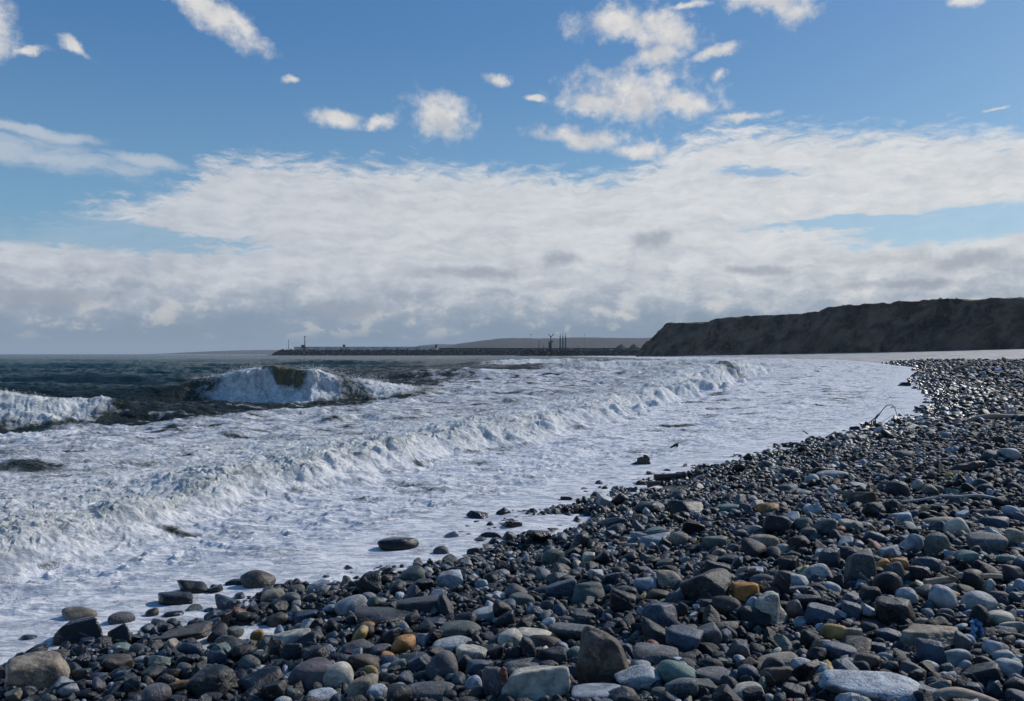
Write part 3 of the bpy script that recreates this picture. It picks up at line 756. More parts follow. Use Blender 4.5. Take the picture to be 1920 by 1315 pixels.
def sea_fields(X, Y):
    fade = np.exp(-Y/700.)
    ds = (shoreX(Y)-X)*.9                       # distance from the waterline
    dep = sst(ds, .5, 9)
    wob = fbm(X*.3, Y*.3, 4, 31)*1.1+fbm(X*1.3, Y*1.3, 3, 35)*.35
    bl = (np.interp(Y, BF[:,0], BF[:,1])-X)*.92+wob*np.clip(Y/20, .45, 2.2)
    hb = np.interp(Y, HB[:,0], HB[:,1])*(1+.85*fbm(X*.28, Y*.28, 4, 41))
    up = sst(bl, -.1, .75+.018*Y); tail = np.exp(-np.maximum(bl-.9, 0)/(2.6+.05*Y))
    bore = hb*up*tail
    w2 = fbm(X*.22, Y*.22, 4, 43)
    bore = bore+.20*np.exp(-((bl-5.2-3.5*w2)/.85)**2)*sst(w2, -.25, .2)*sst(Y, 8, 16)+.16*np.exp(-((bl-9-4*w2)/1.1)**2)*sst(Y, 14, 24)
    bore = bore+np.clip(Y/30, 0, 1)*.10*np.exp(-((ds-3.2-2.6*w2-.02*Y)/.55)**2)*sst(w2, -.3, .1)+np.clip(Y/40, 0, 1)*.13*np.exp(-((ds-7.5-4*w2-.03*Y)/.8)**2)*sst(-w2, -.2, .1)*(bl < 0)
    # offshore swell running in
    ph = (Y*.93-X*.30+fbm(X*.03, Y*.03, 3, 51)*7)
    off = sst(bl, 3, 14)
    sw = (np.abs(np.sin(ph*.235))**.7*-1+.55)*-.0
    swell = (np.exp(np.cos(ph*.42)*1.6)/4.95-.3)*.42*off*fade*(.6+.8*sst(fbm(X*.02, Y*.02, 2, 53), -.4, .5))
    midf = np.exp(-((X/np.maximum(Y,1)-.1)/.16)**2)*sst(Y, 70, 110)*np.exp(-np.maximum(Y-150,0)/160)
    swell = swell*(1+1.5*midf)
    chop = fbm(X*.5+Y*.1, Y*.9, 6, 61, .62)*.42*off*np.exp(-Y/260)+fbm(X*.10, Y*.2, 3, 66)*.35*off*fade
    z = bore+swell+chop
    cov = np.zeros_like(z); turb = up*np.exp(-np.maximum(bl-.5, 0)/(2.9+.03*Y))
    fd = (X-np.interp(Y, FB[:,0], FB[:,1]))
    cov = sst(fd+wob*2.0, -1.5, 3.0)*.80
    cov = np.maximum(cov, sst(bl, -.2, .3)*np.exp(-np.maximum(bl-2.5, 0)/5.)*1.0)
    cov = np.where(bl < .1, .87, cov)
    ox = oy = 0.
    lip = np.zeros_like(z)
    # distinct breakers: centre, heading, height, half length, back, front
    for (c, ang, hh, ln, bk, fr, foam, seed) in (((-11.5,40.1), .13, .40, 15., 3.0, 2.2, .0, 70), ((-10.6,39.2), .10, 1.34, 4.0, 3.2, .95, 1.0, 71), ((-17.0,26.6), .16, .74, 2.9, 2.4, .95, 1.0, 72),
          ((-4.5,66.), .20, .85, 8., 4.5, 1.6, .55, 73), ((12,100.), .2, 1.0, 12, 5, 2., .8, 74), ((26,128.), .1, 1.2, 16, 5, 2., .9, 75),
          ((-30,62.), .05, .6, 9., 5, 2.5, .12, 76), ((-60,120.), .1, .8, 16., 6, 4, .3, 77), ((4,150.), .1, 1.1, 16, 5, 3, .8, 78), ((-30,150.), .1, .9, 14, 5, 3, .35, 79)):
        s, q = seg(X, Y, c, ang); q = q+fbm(s*.35, q*0+seed, 2, seed)*.9
        env = np.exp(-np.abs(s/ln)**2.0)*(1+.22*fbm(s*.8, q*.3, 4, seed+20))
        pr = np.where(q < 0, np.exp(-(q/bk)**2), np.exp(-(np.maximum(q,0)/fr)**2))
        trough = -.28*np.exp(-((q-fr*2.6)/(fr*1.6))**2)
        z = z*(1-.6*env*pr)+hh*env*(pr+trough*.7)
        fo = env*sst(q, -bk*.28, .15)*np.exp(-np.maximum(q-fr*1.5, 0)/(fr*.9))*foam
        if seed == 71:
            l = np.exp(-((s-.1-q*.55+fbm(s*1.2, q*1.2, 3, 151)*.5)/.95)**2)*(.8+.4*sst(fbm(s*4+q*1.5, q*.5, 3, 153), -.35, .25))*sst(q, -.9, -.3)*(1-sst(q, .7, 1.2)); lip = np.maximum(lip, l)
            fo = fo*(1-np.clip(l,0,1)*.72)*sst(s+np.maximum(q,0)*1.2, -4.9, -3.0)*(1-sst(s, 3.5, 6.)); fo = np.maximum(fo, .8*np.exp(-((s-4.8)/2.6)**2)*np.exp(-(q/2.4)**2))
        if seed == 72: fo = np.maximum(np.clip(fo*1.3, 0, 1)*(1-sst(s, .9, 1.9)), .74*sst(s,-8,-1)*(1-sst(s,3.6,5.6))*np.exp(-((q-.5)/1.7)**4))
        cov = np.maximum(cov, np.clip(fo*1.25, 0, 1)); turb = np.maximum(turb, np.clip(fo, 0, 1)*.9*(foam > .7))
        if hh > .9:
            ov = env*pr**2*hh*.55; nn = np.array([math.sin(ang), -math.cos(ang)]); ox = ox+nn[0]*ov; oy = oy+nn[1]*ov
    tr = sst(fd, -16, -1)*(1-sst(Y, 60, 90))*sst(fbm(X*.5+Y*.3, Y*1.6, 4, 161), -.12, .3); cov = np.maximum(cov, tr*.64)
    # whitecaps
    wc = sst(fbm(X*.22, Y*.42, 4, 81)+swell*.35, .30, .46)*off*(.55+.5*midf)
    cov = np.maximum(cov, wc*.75*sst(Y, 28, 60)); cov = np.maximum(cov, midf*.62)
    # froth relief
    nearf = np.clip(26/np.maximum(Y, 1), .0, 1)
    fr1 = billow(X*1.5, Y*1.5, 6, 91, .62); fr2 = billow(X*5.5, Y*5.5, 4, 95, .6)
    ft = turb*np.interp(Y, [5,20,60], [.75,.9,1.15]); z = z+ft*((fr1-.25)*.24+(fr2-.25)*.17+fbm(X*.9, Y*.9, 3, 97)*.12)
    ox = ox+ft*fbm(X*3.2, Y*3.2, 4, 121, .6)*.22; oy = oy+ft*fbm(X*3.2, Y*3.2, 4, 125, .6)*.22
    lump = fbm(X*1.3, Y*2.0, 5, 101, .5); l2 = 1-np.abs(perlin(X*2.1+lump*1.5, Y*3.1, 103))*2
    z = z+(1-turb)*(lump*.075+np.maximum(l2,0)**3*.035)*sst(ds, -.2, 1.5)*(1-off)+.012*fbm(X*6, Y*9, 3, 105)*nearf
    z = z*sst(ds, -.8, 1.6)+.012+(.062+.03*fbm(X*.8, Y*.8, 3, 119))*(1-sst(ds, .3, 2.))*sst(ds, -2.2, -.3)
    # longer darker openings in the foam sheet
    gaps = sst(fbm(X*.55, Y*.9, 4, 111), .12, .42)*(1-turb)*sst(ds, .8, 3)
    cov = cov*(1-.30*gaps)*(1-.22*turb*sst(fbm(X*2.2, Y*2.2, 3, 131), .05, .4))
    cov = cov*(1-.75*np.exp(-((X-16.6)/1.3)**2-((Y-66.5)/3.2)**2))
    thick = np.clip(1-sst(ds, 0, 3)*.15, 0, 1)
    sed = np.clip(sst(fd, -34, 2)*.9+.25*midf+.5*sst(X/np.maximum(Y,1), -.38, -.05), 0, 1)
    return z, np.clip(cov, 0, 1), np.clip(turb, 0, 1), lip, sed, ox, oy
rows = np.concatenate([np.geomspace(2.9, 36, 620), np.geomspace(36.1, 46, 90)[1:], np.geomspace(46.1, 300, 330), np.geomspace(304, 14000, 120)])
azs = np.concatenate([np.linspace(-1.05, -.62, 40)[:-1], np.linspace(-.62, .56, 860), np.linspace(.575, 1.0, 16)])
Rr, Aa = np.meshgrid(rows, azs, indexing='ij'); Xs = Rr*np.tan(np.clip(Aa, -1.2, 1.2)); Ys = Rr+0*Xs
z, cov, turb, lip, sed, ox, oy = sea_fields(Xs, Ys)
V = np.stack([Xs+ox, Ys+oy, z], -1).reshape(-1,3); F = quads(*Xs.shape)
keep = ((Xs-shoreX(Ys)) < 1.6+Ys*.01).ravel(); F = F[keep[F].any(1)]
idx = np.full(len(V), -1); u_ = np.unique(F); idx[u_] = np.arange(len(u_)); F = idx[F]; V = V[u_]
m, t, b = new_mat('sea_water'); pos = t.node('ShaderNodeNewGeometry').outputs['Position']
flat = t.v('MULTIPLY', pos, (1,1.5,.6))
n1 = t.noise(flat, 1.6, 9, .62, .6); n2 = t.noise(flat, 7.5, 7, .66, .8); n3 = t.noise(pos, 30, 5, .65)
cv, tb, lp, se = t.attr('cover'), t.attr('turb'), t.attr('lip'), t.attr('sediment')
pat = t.m('ADD', t.m('MULTIPLY', n1, .62), t.m('MULTIPLY', n2, .38))
fo = t.m('SUBTRACT', t.m('MULTIPLY', cv, .78), t.m('SUBTRACT', pat, .02)); foam = t.ramp(fo, -.035, .13)
foam = t.m('MULTIPLY', foam, t.ramp(t.m('ADD', n3, t.m('MULTIPLY', cv, .5)), .42, .72, .72, 1.))
olive = t.mix(t.m('MULTIPLY', tb, .7), t.mix(lp, t.mix(se, (.006,.048,.060), (.046,.058,.056)), (.32,.27,.15)), (.20,.21,.165))
n4 = t.noise(t.v('MULTIPLY', pos, (1.1,2.6,1)), 2.6, 8, .62, 1.2); foamc = t.mix(t.ramp(t.m('ADD', n4, t.m('MULTIPLY', t.m('SUBTRACT', n2, .5), .6)), .40, .58), (.44,.47,.53), (.78,.775,.78)); foamc = t.mix(t.m('MULTIPLY', tb, .75), foamc, t.mix(t.ramp(t.m('ADD', t.m('MULTIPLY', n1, .5), t.m('MULTIPLY', n2, .5)), .42, .56), (.33,.35,.30), (.78,.78,.75)))
t.put(b.inputs['Base Color'], t.mix(foam, olive, foamc))
t.put(b.inputs['Roughness'], t.m('ADD', .16, t.m('MULTIPLY', foam, .7))); b.inputs['IOR'].default_value = 1.333
t.put(b.inputs['Specular IOR Level'], t.m('SUBTRACT', .11, t.m('MULTIPLY', foam, .04)))
hh = t.m('ADD', t.m('MULTIPLY', n1, 1.2), t.m('ADD', t.m('MULTIPLY', n2, .55), t.m('MULTIPLY', n3, .16)))
wav = t.noise(t.v('MULTIPLY', pos, (.5,1.15,.5)), 1.5, 10, .74)
nf = t.m('SUBTRACT', 1., t.m('MULTIPLY', foam, .93)); hh = t.m('MULTIPLY', hh, t.m('SUBTRACT', 1., t.m('MULTIPLY', foam, .55))); n5 = t.noise(pos, 14, 8, .72); hh = t.m('ADD', hh, t.m('MULTIPLY', t.m('MULTIPLY', n5, tb), .7)); bb = t.bump(hh, .8, .085); big = t.noise(t.v('MULTIPLY', pos, (.05,.16,.1)), 1.0, 9, .68); t.put(b.inputs['Normal'], t.bump(t.m('MULTIPLY', big, nf), 1., 3.2, t.bump(t.m('MULTIPLY', wav, nf), 1., .8, bb)))
sea = mesh_np('sea', V, F, m, True, {'cover': cov.ravel()[u_], 'turb': turb.ravel()[u_], 'lip': lip.ravel()[u_], 'sediment': sed.ravel()[u_]})
tag(sea, kind='structure')

# ------------------------------------------------------------------ spray thrown from the breaking water
def spray():
    P = []; Rz = []
    oc = np.array([(1,0,0),(-1,0,0),(0,1,0),(0,-1,0),(0,0,1),(0,0,-1)], float)
    OF = np.array([(0,2,4),(2,1,4),(1,3,4),(3,0,4),(2,0,5),(1,2,5),(3,1,5),(0,3,5)])
    N = 650000; Y = np.exp(rng.uniform(math.log(5), math.log(95), N)); X = np.interp(Y, BF[:,0], BF[:,1])-rng.random(N)**1.1*(2.4+.05*Y)+.4
    k = np.abs(X/Y) < .7; X, Y = X[k], Y[k]; z, c, tb, *_ = sea_fields(X, Y)
    rag = sst(fbm(X*1.6, Y*1.6, 4, 133), -.05, .5); keep = rng.random(len(X)) < tb*rag*.55
    X, Y, z = X[keep], Y[keep], z[keep]; up = rng.exponential(1, len(X))*np.interp(Y, [5,20,60], [.03,.05,.2])
    P.append(np.stack([X, Y, z+up-.01], -1)); Rz.append(np.interp(Y, [5,20,60,95], [.0032,.006,.014,.02])*rng.uniform(.4, 1.3, len(X)))
    for (c_, ang, hh, ln, n_, hi) in (((-10.2,39.2), .10, 1.5, 5.0, 16000, .24), ((-16.4,26.4), .20, .95, 2., 5000, .12), ((19.5,66.), .9, 1.5, 8, 9000, .6), ((12,100.), .2, 1.0, 10, 2500, .35), ((26,128.), .1, 1.2, 14, 3500, .5)):
        s = rng.uniform(-ln, ln, n_)*.9; q = rng.normal(size=n_)*.5+.1; a = np.array([math.cos(ang), math.sin(ang)]); nn = np.array([a[1], -a[0]])
        X = c_[0]+a[0]*s+nn[0]*q; Y = c_[1]+a[1]*s+nn[1]*q; z, c, tb, lp, *_ = sea_fields(X, Y); k = (lp < .2) & (rng.random(n_) < .3+.7*sst(fbm(s*1.5, q, 3, 140), -.1, .3))
        X, Y, z = X[k], Y[k], z[k]; P.append(np.stack([X, Y, z+rng.exponential(1, len(X))*hi*.3], -1)); Rz.append(rng.uniform(.5, 1.3, len(X))*np.interp(Y, [20,40,130], [.007,.010,.03]))
    P = np.vstack(P); Rz = np.concatenate(Rz); print('SPRAY', len(P))
    V = (P[:,None,:]+oc[None]*Rz[:,None,None]*rng.uniform(.6, 1.4, (len(P),1,3))).reshape(-1,3); F = (OF[None]+6*np.arange(len(P))[:,None,None]).reshape(-1,3)
    m, t, b = new_mat('spray'); b.inputs['Base Color'].default_value = (.86,.87,.88,1); b.inputs['Roughness'].default_value = .9
    tag(mesh_np('spray', V, F, m, True), 'fine white spray and droplets above the breaking waves', 'spray', kind='stuff')
spray()

# ------------------------------------------------------------------ cliff with its plateau
def cliff():
    base = np.array([(420,60),(330,200),(262,330),(244,380),(205,470),(160,570),(108,640),(93,668),(112,700),(170,760),(300,860),(520,980)], float)
    sg = np.r_[0, np.cumsum(np.linalg.norm(np.diff(base, axis=0), axis=1))]; nu = 700; u = np.linspace(0, sg[-1], nu)
    B = np.stack([np.interp(u, sg, base[:,0]), np.interp(u, sg, base[:,1])], -1)
    for _ in range(60): B[1:-1] = (B[:-2]+B[2:]+2*B[1:-1])/4
    T = np.gradient(B, axis=0); T /= np.linalg.norm(T, axis=1)[:,None]; N = np.stack([T[:,1], -T[:,0]], -1)   # inland
    if N[200,0] < 0: N = -N
    sil = np.array([(1180,607),(1265,607),(1320,606),(1345,598),(1390,593),(1490,590),(1535,584),(1550,577),(1600,572),(1670,568),(1678,565),(1690,567),(1720,566),(1745,562),(1775,560),(1810,563),(1860,561),(1900,559),(1925,561),(2300,556)])
    run = np.interp(u, [0,u[-1]], [24,24]); Cr = B+N*run[:,None]; pxs = CX+Cr[:,0]/Cr[:,1]*FP; pxs = np.where(Cr[:,1] < 120, 2300, pxs)
    ztop = np.clip(H+(HY-np.interp(pxs, sil[:,0], sil[:,1]))/FP*Cr[:,1], 18, 34)
    zt = ztop.copy()
    vs = np.r_[np.linspace(0, 1, 90), 1+np.array([.04,.1,.3,.8,2,5,12])]
    VV = np.zeros((nu, len(vs), 3)); z0 = np.maximum(ground(B[:,0], B[:,1]), -.5)-.4; z0 = np.minimum(z0, 5.0)
    for j, v in enumerate(vs):
        w = min(v, 1); out = v*run
        gul = fbm(u*.045, v*0.6+0*u, 4, 201)*7*np.sin(math.pi*min(w,1))**.7+fbm(u*.16, v*2+0*u, 4, 207)*3.2*np.sin(math.pi*w)**.5+fbm(u*.7, v*9+0*u, 3, 215)*.9*(v < 1.05)
        z = z0+(zt-z0)*(w**.82); terr = np.sin(w*9+fbm(u*.02, v*2+0*u, 2, 219)*4)*.9*np.sin(math.pi*w)
        z = z+terr+fbm(u*.5, v*16+0*u, 3, 223)*.8*np.sin(math.pi*w)**.4+(fbm(u*.09, v*3+0*u, 3, 229)*1.5+fbm(u*.5, v*3+0*u, 3, 231)*.9)*(v >= .93)*(1 if v < 2 else .4)
        XY = B+N*(out+gul)[:,None]; VV[:,j,:2] = XY; VV[:,j,2] = z
    m, t, b = new_mat('cliff_rock'); p = t.node('ShaderNodeNewGeometry').outputs['Position']
    n = t.noise(p, .09, 9, .66, .5); n2 = t.noise(p, .55, 8, .7); n3 = t.noise(t.v('MULTIPLY', p, (1,1,2.5)), .03, 6, .6)
    c = t.mix(t.ramp(n, .36, .64), (.034,.024,.018), (.21,.135,.085)); c = t.mix(t.m('MULTIPLY', t.ramp(n2, .5, .68), .55), c, (.20,.165,.13))
    c = t.mix(t.m('MULTIPLY', t.ramp(n3, .5, .68), .5), c, (.085,.065,.048)); t.put(b.inputs['Base Color'], c); b.inputs['Roughness'].default_value = .95
    b.inputs['Specular IOR Level'].default_value = .15; t.put(b.inputs['Normal'], t.bump(t.m('ADD', n, t.m('MULTIPLY', n2, .5)), .9, 1.6))
    o = mesh_np('cliff', VV.reshape(-1,3), quads(nu, len(vs)), m, True); tag(o, kind='structure')
    return m
M_CLIFF = cliff()
M_HEAP = simple_mat('heap_cover', (.018,.026,.030), (.045,.06,.065), .9, .9, .5, .2)
for px, top, w, lab in ((1763,558.5,54,'pointed bluish spoil heap on the cliff top, left one of the pair'),(1793,558,56,'pointed bluish spoil heap on the cliff top, right one of the pair'),(1686,566,22,'low rounded earth mound on the cliff edge left of the two pointed heaps')):
    Y = 478. if px > 1700 else 498.; c = at(px, 566, Y); zt = at(px, top, Y)[2]; D, F = ICO[4]; r = np.random.default_rng(px)
    rad = np.hypot(D[:,0], D[:,1]); V = D.copy(); V[:,2] = np.where(D[:,2] > 0, (1-rad)**.9, -.3*(1-rad)); V = V*(1+.08*sines(D, r, 5)[:,None])
    V *= np.array([w/FP*Y*.62, w/FP*Y*.62, zt-c[2]+4.]); o = mesh_np('spoil_heap', V, F, M_HEAP if px > 1700 else M_CLIFF, True, loc=(c[0], c[1], c[2]-4.)); tag(o, lab, 'heap', 'heaps along the cliff top')

# ------------------------------------------------------------------ far hills and shore
M_HILL = simple_mat('hill_ground', (.008,.014,.018), (.024,.030,.030), .012, .95, .2, 2)
M_PLAIN = simple_mat('plain_ground', (.02,.022,.022), (.06,.058,.052), .02, .95, .2, 1)
def ridge(name, Y, pts, mat, depth, seed, n=300, amp=1.):
    pts = np.array(pts, float); px = np.linspace(pts[0,0], pts[-1,0], n); py = np.interp(px, pts[:,0], pts[:,1]); V = []
    for j, f in enumerate(np.linspace(0, 1, 16)):
        Yj = Y-depth*(1-f); zr = (H+(HY-py)/FP*Y)*np.sin(f*math.pi/2)**1.0+fbm(px*.06, f*4+0*px, 4, seed)*amp*(HY-py)/FP*Y*.03; X = (px-CX)/FP*Y
        V.append(np.stack([X, Yj+0*X, np.maximum(zr, -2)-(3 if j == 0 else 0)], -1))
    V.append(np.stack([(px-CX)/FP*Y, Y+depth+0*px, -3+0*px], -1)); V = np.array(V)
    o = mesh_np(name, V.reshape(-1,3), quads(len(V), n), mat, True); return tag(o, kind='structure')
ridge('hills', 4200, [(840,660),(870,645),(905,640),(935,636),(965,635),(1000,635.5),(1040,635.5),(1075,634),(1110,634),(1150,635),(1200,635),(1230,633),(1300,634),(1400,650)], M_HILL, 1600, 301)
ridge('hills', 6500, [(750,663),(790,648),(820,645.5),(850,646),(870,648),(1000,652)], M_HILL, 900, 311)
ridge('hills', 8200, [(330,664),(380,660),(430,658),(480,656.5),(540,656.5),(600,660),(700,664)], M_HILL, 900, 321)
ridge('coastal_plain', 2600, [(820,665),(860,655),(930,651.5),(1000,651),(1100,650),(1180,650),(1260,649),(1400,649)], M_PLAIN, 500, 331)
for px, py, w, lab in ((1165,645,26,'low dark sand heap on the plain left of the cliff foot'),(1189,644,22,'small dark sand heap on the plain nearest the cliff foot')):
    Y = 1500; c = at(px, 652, Y); D, F = ICO[3]; V = D.copy(); rad = np.hypot(D[:,0], D[:,1]); V[:,2] = np.where(D[:,2] > 0, (1-rad)**.8, -.3*(1-rad)); hgt = at(px, py, Y)[2]-c[2]
    V = V*(1+.1*sines(D, np.random.default_rng(px), 4)[:,None])*np.array([w/2/FP*Y*1.1, w/2/FP*Y, hgt+3]); tag(mesh_np('sand_heap', V, F, M_PLAIN, True, loc=(c[0], c[1], c[2]-3)), lab, 'heap', 'heaps on the plain')

# ------------------------------------------------------------------ breakwater and mole
M_CONC = simple_mat('concrete', (.52,.48,.42), (.78,.74,.67), .12, .9, .2, .1)
M_CONCD = simple_mat('dark_concrete', (.05,.052,.055), (.10,.10,.10), .12, .9, .2, .1)
M_ARM = simple_mat('armour_rock', (.022,.022,.024), (.10,.095,.085), .35, .9, .5, .3)
M_STEEL = simple_mat('teal_paint', (.02,.07,.085), (.035,.10,.12), 1.2, .5, .1, .01)
M_DARK = simple_mat('dark_metal', (.012,.016,.02), (.03,.035,.04), 2., .5, .1, .01)
def boxm(c, s):
    c = np.array(c, float); s = np.array(s, float)/2
    V = np.array([(x,y,z) for x in (-1,1) for y in (-1,1) for z in (-1,1)], float)*s+c
    return V, np.array([(0,1,3,2),(4,6,7,5),(0,4,5,1),(2,3,7,6),(0,2,6,4),(1,5,7,3)])
def join(parts):
    VV, FF, n = [], [], 0
    for V, F in parts: VV.append(V); FF.append(F+n); n += len(V)
    return np.vstack(VV), np.vstack(FF)
def tube(pts, rad, k=8, cap=True):
    pts = np.array(pts, float); n = len(pts); rad = np.broadcast_to(np.array(rad, float), (n,)); T = np.gradient(pts, axis=0); T /= np.linalg.norm(T, axis=1)[:,None]+1e-9
    up = np.array([0,0,1.]) if abs(T[0,2]) < .9 else np.array([0,1.,0]); V = []
    for i in range(n):
        a = np.cross(T[i], up); a /= np.linalg.norm(a)+1e-9; b_ = np.cross(T[i], a); th = np.arange(k)*2*np.pi/k
        V.append(pts[i]+rad[i]*(np.cos(th)[:,None]*a+np.sin(th)[:,None]*b_))
    V = np.vstack(V); F = [(i*k+j, i*k+(j+1)%k, (i+1)*k+(j+1)%k, (i+1)*k+j) for i in range(n-1) for j in range(k)]
    if cap:
        V = np.vstack([V, pts[0], pts[-1]]); c0, c1 = len(V)-2, len(V)-1
        for j in range(0, k, 2):
            F.append((c0, (j+2)%k, j+1, j)); F.append((c1, (n-1)*k+j, (n-1)*k+j+1, (n-1)*k+(j+2)%k))
    return V, np.array(F)
def armour(x0, x1, Y, zt, wid, n, seed, endslope=True):
    r = np.random.default_rng(seed); VV, FF, n0 = [], [], 0
    core = []
    nn = 80; xs = np.linspace(x0, x1, nn); prof = [(-wid,-3),(-wid*.25,zt*.96),(wid*.3,zt*.96),(wid,-3)]
    hs = np.clip((xs-x0)/(zt*1.9), 0.02, 1) if endslope else 1+0*xs
    Vc = np.array([[(x, Y+a, -3+(z_+3)*h) for (a, z_) in prof] for x, h in zip(xs, hs)]); VV.append(Vc.reshape(-1,3)); Fq = quads(nn, 4); FF.append(np.vstack([Fq[:,[0,1,2]], Fq[:,[0,2,3]]])); n0 = nn*4
    D, Fi = ICO[1]
    for _ in range(n):
        x = r.uniform(x0, x1); f = r.random(); h = np.clip((x-x0)/(zt*1.9), .02, 1) if endslope else 1
        z = -1+(zt+1)*f*h; y = Y-wid*(1-.75*f); sz = r.uniform(1.0, 2.6)
        V = stone_shape('a', r, 1)[0]*np.array([sz, sz*.8, sz*.6]); V = V@rotm(r.random()*6, r.normal()*.5).T+np.array([x, y, z]); VV.append(V); FF.append(Fi+n0); n0 += len(V)
    return np.vstack(VV), np.vstack(FF)
YB = 1200.; X0, X1, X2 = (508-CX)/FP*YB, (820-CX)/FP*YB, (1215-CX)/FP*YB
bw = empty('breakwater', (X0, YB, 0), 'long stone breakwater with a pale concrete wall running across the horizon', 'breakwater')
def child(name, VF, mat, root, smooth=False):
    V, F = VF; return mesh_np(name, V-np.array(root.location), F, mat, smooth, parent=root)
child('rock_armour', armour(X0, X2, YB, 8.0, 13, 1500, 5), M_ARM, bw)
zt = at(0, 650.4, YB)[2]
child('parapet_wall', join([boxm(((X0+32+X1)/2, YB+3, (zt+5)/2), (X1-X0-32, 3, zt-5))]), M_CONC, bw)
child('rear_wall', boxm(((X1+X2)/2+1, YB+3, (at(0,652.6,YB)[2]+5)/2), (X2-X1-2, 3, at(0,652.6,YB)[2]-5)), M_CONCD, bw)
mo = empty('mole', ((970-CX)/FP*900, 900., 0), 'low black rock mole in front of the three teal towers', 'mole')
child('rock_armour', armour((968-CX)/FP*900, (1240-CX)/FP*900, 900., at(0,656,900)[2], 9, 700, 8), M_ARM, mo)

def mast(name, px, ytop, ybot, Y, label, cat, r0, group=None, mat=M_DARK, lantern=True, arms=None, head=None):
    b0 = at(px, ybot, Y); tp = at(px, ytop, Y); root = empty(name, tuple(b0), label, cat, group); hgt = tp[2]-b0[2]
    V, F = tube([(0,0,-2),(0,0,hgt*.5),(0,0,hgt*(.9 if lantern else 1))], [r0, r0*.8, r0*.6], 10); mesh_np('pole', V, F, mat, True, parent=root)
    if lantern:
        V, F = join([tube([(0,0,hgt*.88),(0,0,hgt*.9)], [r0*2.2, r0*2.2], 12), tube([(0,0,hgt*.9),(0,0,hgt*.97),(0,0,hgt)], [r0*1.3, r0*1.3, r0*.2], 12)]); mesh_np('lantern', V, F, mat, False, parent=root)
    return root, hgt
mast('light_beacon', 541, 638, 653, YB, 'thin beacon post on the rock tip of the breakwater', 'beacon', .42)
r_, h_ = mast('light_beacon', 571.5, 630, 652, YB, 'tall blue beacon mast beside a hut on the breakwater', 'beacon', .75, mat=M_STEEL)
def hut(px, y0, y1, w, Y, label):
    b0 = at(px, y1, Y); hh = at(px, y0, Y)[2]-b0[2]; ww = w/FP*Y; root = empty('hut', tuple(b0), label, 'hut')
    V, F = boxm((0,0,hh*.42-.5), (ww, ww*.9, hh*.84+1)); mesh_np('wall', V, F, M_DARK, False, parent=root)
    V, F = boxm((0,0,hh*.92), (ww*1.2, ww*1.1, hh*.16)); mesh_np('roof', V, F, M_CONCD, False, parent=root)
    V, F = boxm((0,-ww*.46,hh*.33), (ww*.35, .12, hh*.6)); mesh_np('door', V, F, M_CONCD, False, parent=root)
hut(568, 647, 651.5, 5, YB-1.5, 'small dark hut at the foot of the tall beacon mast')
hut(645, 646.5, 650.5, 4, YB+3, 'small dark box hut alone on the pale concrete wall')
hut(818, 647, 651, 3.6, YB+2.5, 'small dark box hut where the pale wall ends')
# signal mast with cross arms
b0 = at(1033, 656, 880); k = 880/FP; root = empty('signal_mast', tuple(b0), 'dark signal mast with spread arms and a platform left of three towers', 'mast')
V, F = tube([(0,0,-2),(0,0,14*k),(0,0,26*k)], [1.6*k,1.3*k,1.0*k], 10); mesh_np('pole', V, F, M_DARK, True, parent=root)
for sx in (-1, 1):
    V, F = tube([(0,0,24*k),(sx*2.2*k,0,26*k),(sx*4*k,0,28.4*k)], [.8*k,.6*k,.5*k], 8); arm = mesh_np('arm', V, F, M_DARK, True, parent=root)
    D, Fi = ICO[2]; mesh_np('lamp', D*1.0*k+np.array([sx*4.1*k,0,28.6*k]), Fi, M_DARK, True, parent=arm)
V, F = join([boxm((0,0,15*k), (9.5*k, 3*k, 1.0*k)), boxm((2.8*k,0,16*k), (2.6*k,2*k,1.6*k))]); mesh_np('platform', V, F, M_DARK, False, parent=root)
V, F = boxm((-3*k,0,7*k), (3.4*k, 2.6*k, 14*k)); mesh_np('cabin', V, F, M_STEEL, False, parent=root)
# three towers
for i, (px, wd) in enumerate(((1050.5,'left'),(1055.5,'middle'),(1060.5,'right'))):
    b0 = at(px, 655, 885); k = 885/FP; root = empty('light_tower', tuple(b0), f'teal ringed tower, {wd} one of the three on the mole', 'tower', 'three teal towers on the mole')
    V, F = tube([(0,0,-2),(0,0,10*k),(0,0,19*k),(0,0,25*k),(0,0,25.2*k)], [1.5*k,1.45*k,1.25*k,1.0*k,.5*k], 12); mesh_np('shaft', V, F, M_STEEL, True, parent=root)
    V, F = tube([(0,0,25.2*k),(0,0,29*k)], [.45*k,.38*k], 8); mesh_np('antenna', V, F, M_STEEL, True, parent=root)
    V, F = join([tube([(0,0,29*k),(0,0,30*k)], [.9*k,.9*k], 10)]); mesh_np('lantern', V, F, M_DARK, True, parent=root)
    V, F = join([tube([(0,0,z*k),(0,0,(z+.5)*k)], [1.75*k,1.75*k], 12) for z in (11,15.5,19.5)]); mesh_np('gallery', V, F, M_STEEL, True, parent=root)
for px, yt, yb, lab in ((995.5,627,655,'tall lamp post behind the mole, left of the signal mast'),(1096,627.5,655,'tall lamp post behind the mole, right of the three towers')):
    b0 = at(px, yb, 950); k = 950/FP; root = empty('lamp_post', tuple(b0), lab, 'lamp post', 'tall harbour lamp posts'); hh = (yb-yt)*k
    V, F = tube([(0,0,-1),(0,0,hh*.5),(0,0,hh)], [.16*k,.12*k,.1*k], 8); mesh_np('pole', V, F, M_STEEL, True, parent=root)
    V, F = tube([(0,0,hh-1.4*k),(0,0,hh-.8*k),(0,0,hh)], [.5*k,1.4*k,.7*k], 10); mesh_np('lamp_head', V, F, M_DARK, True, parent=root)
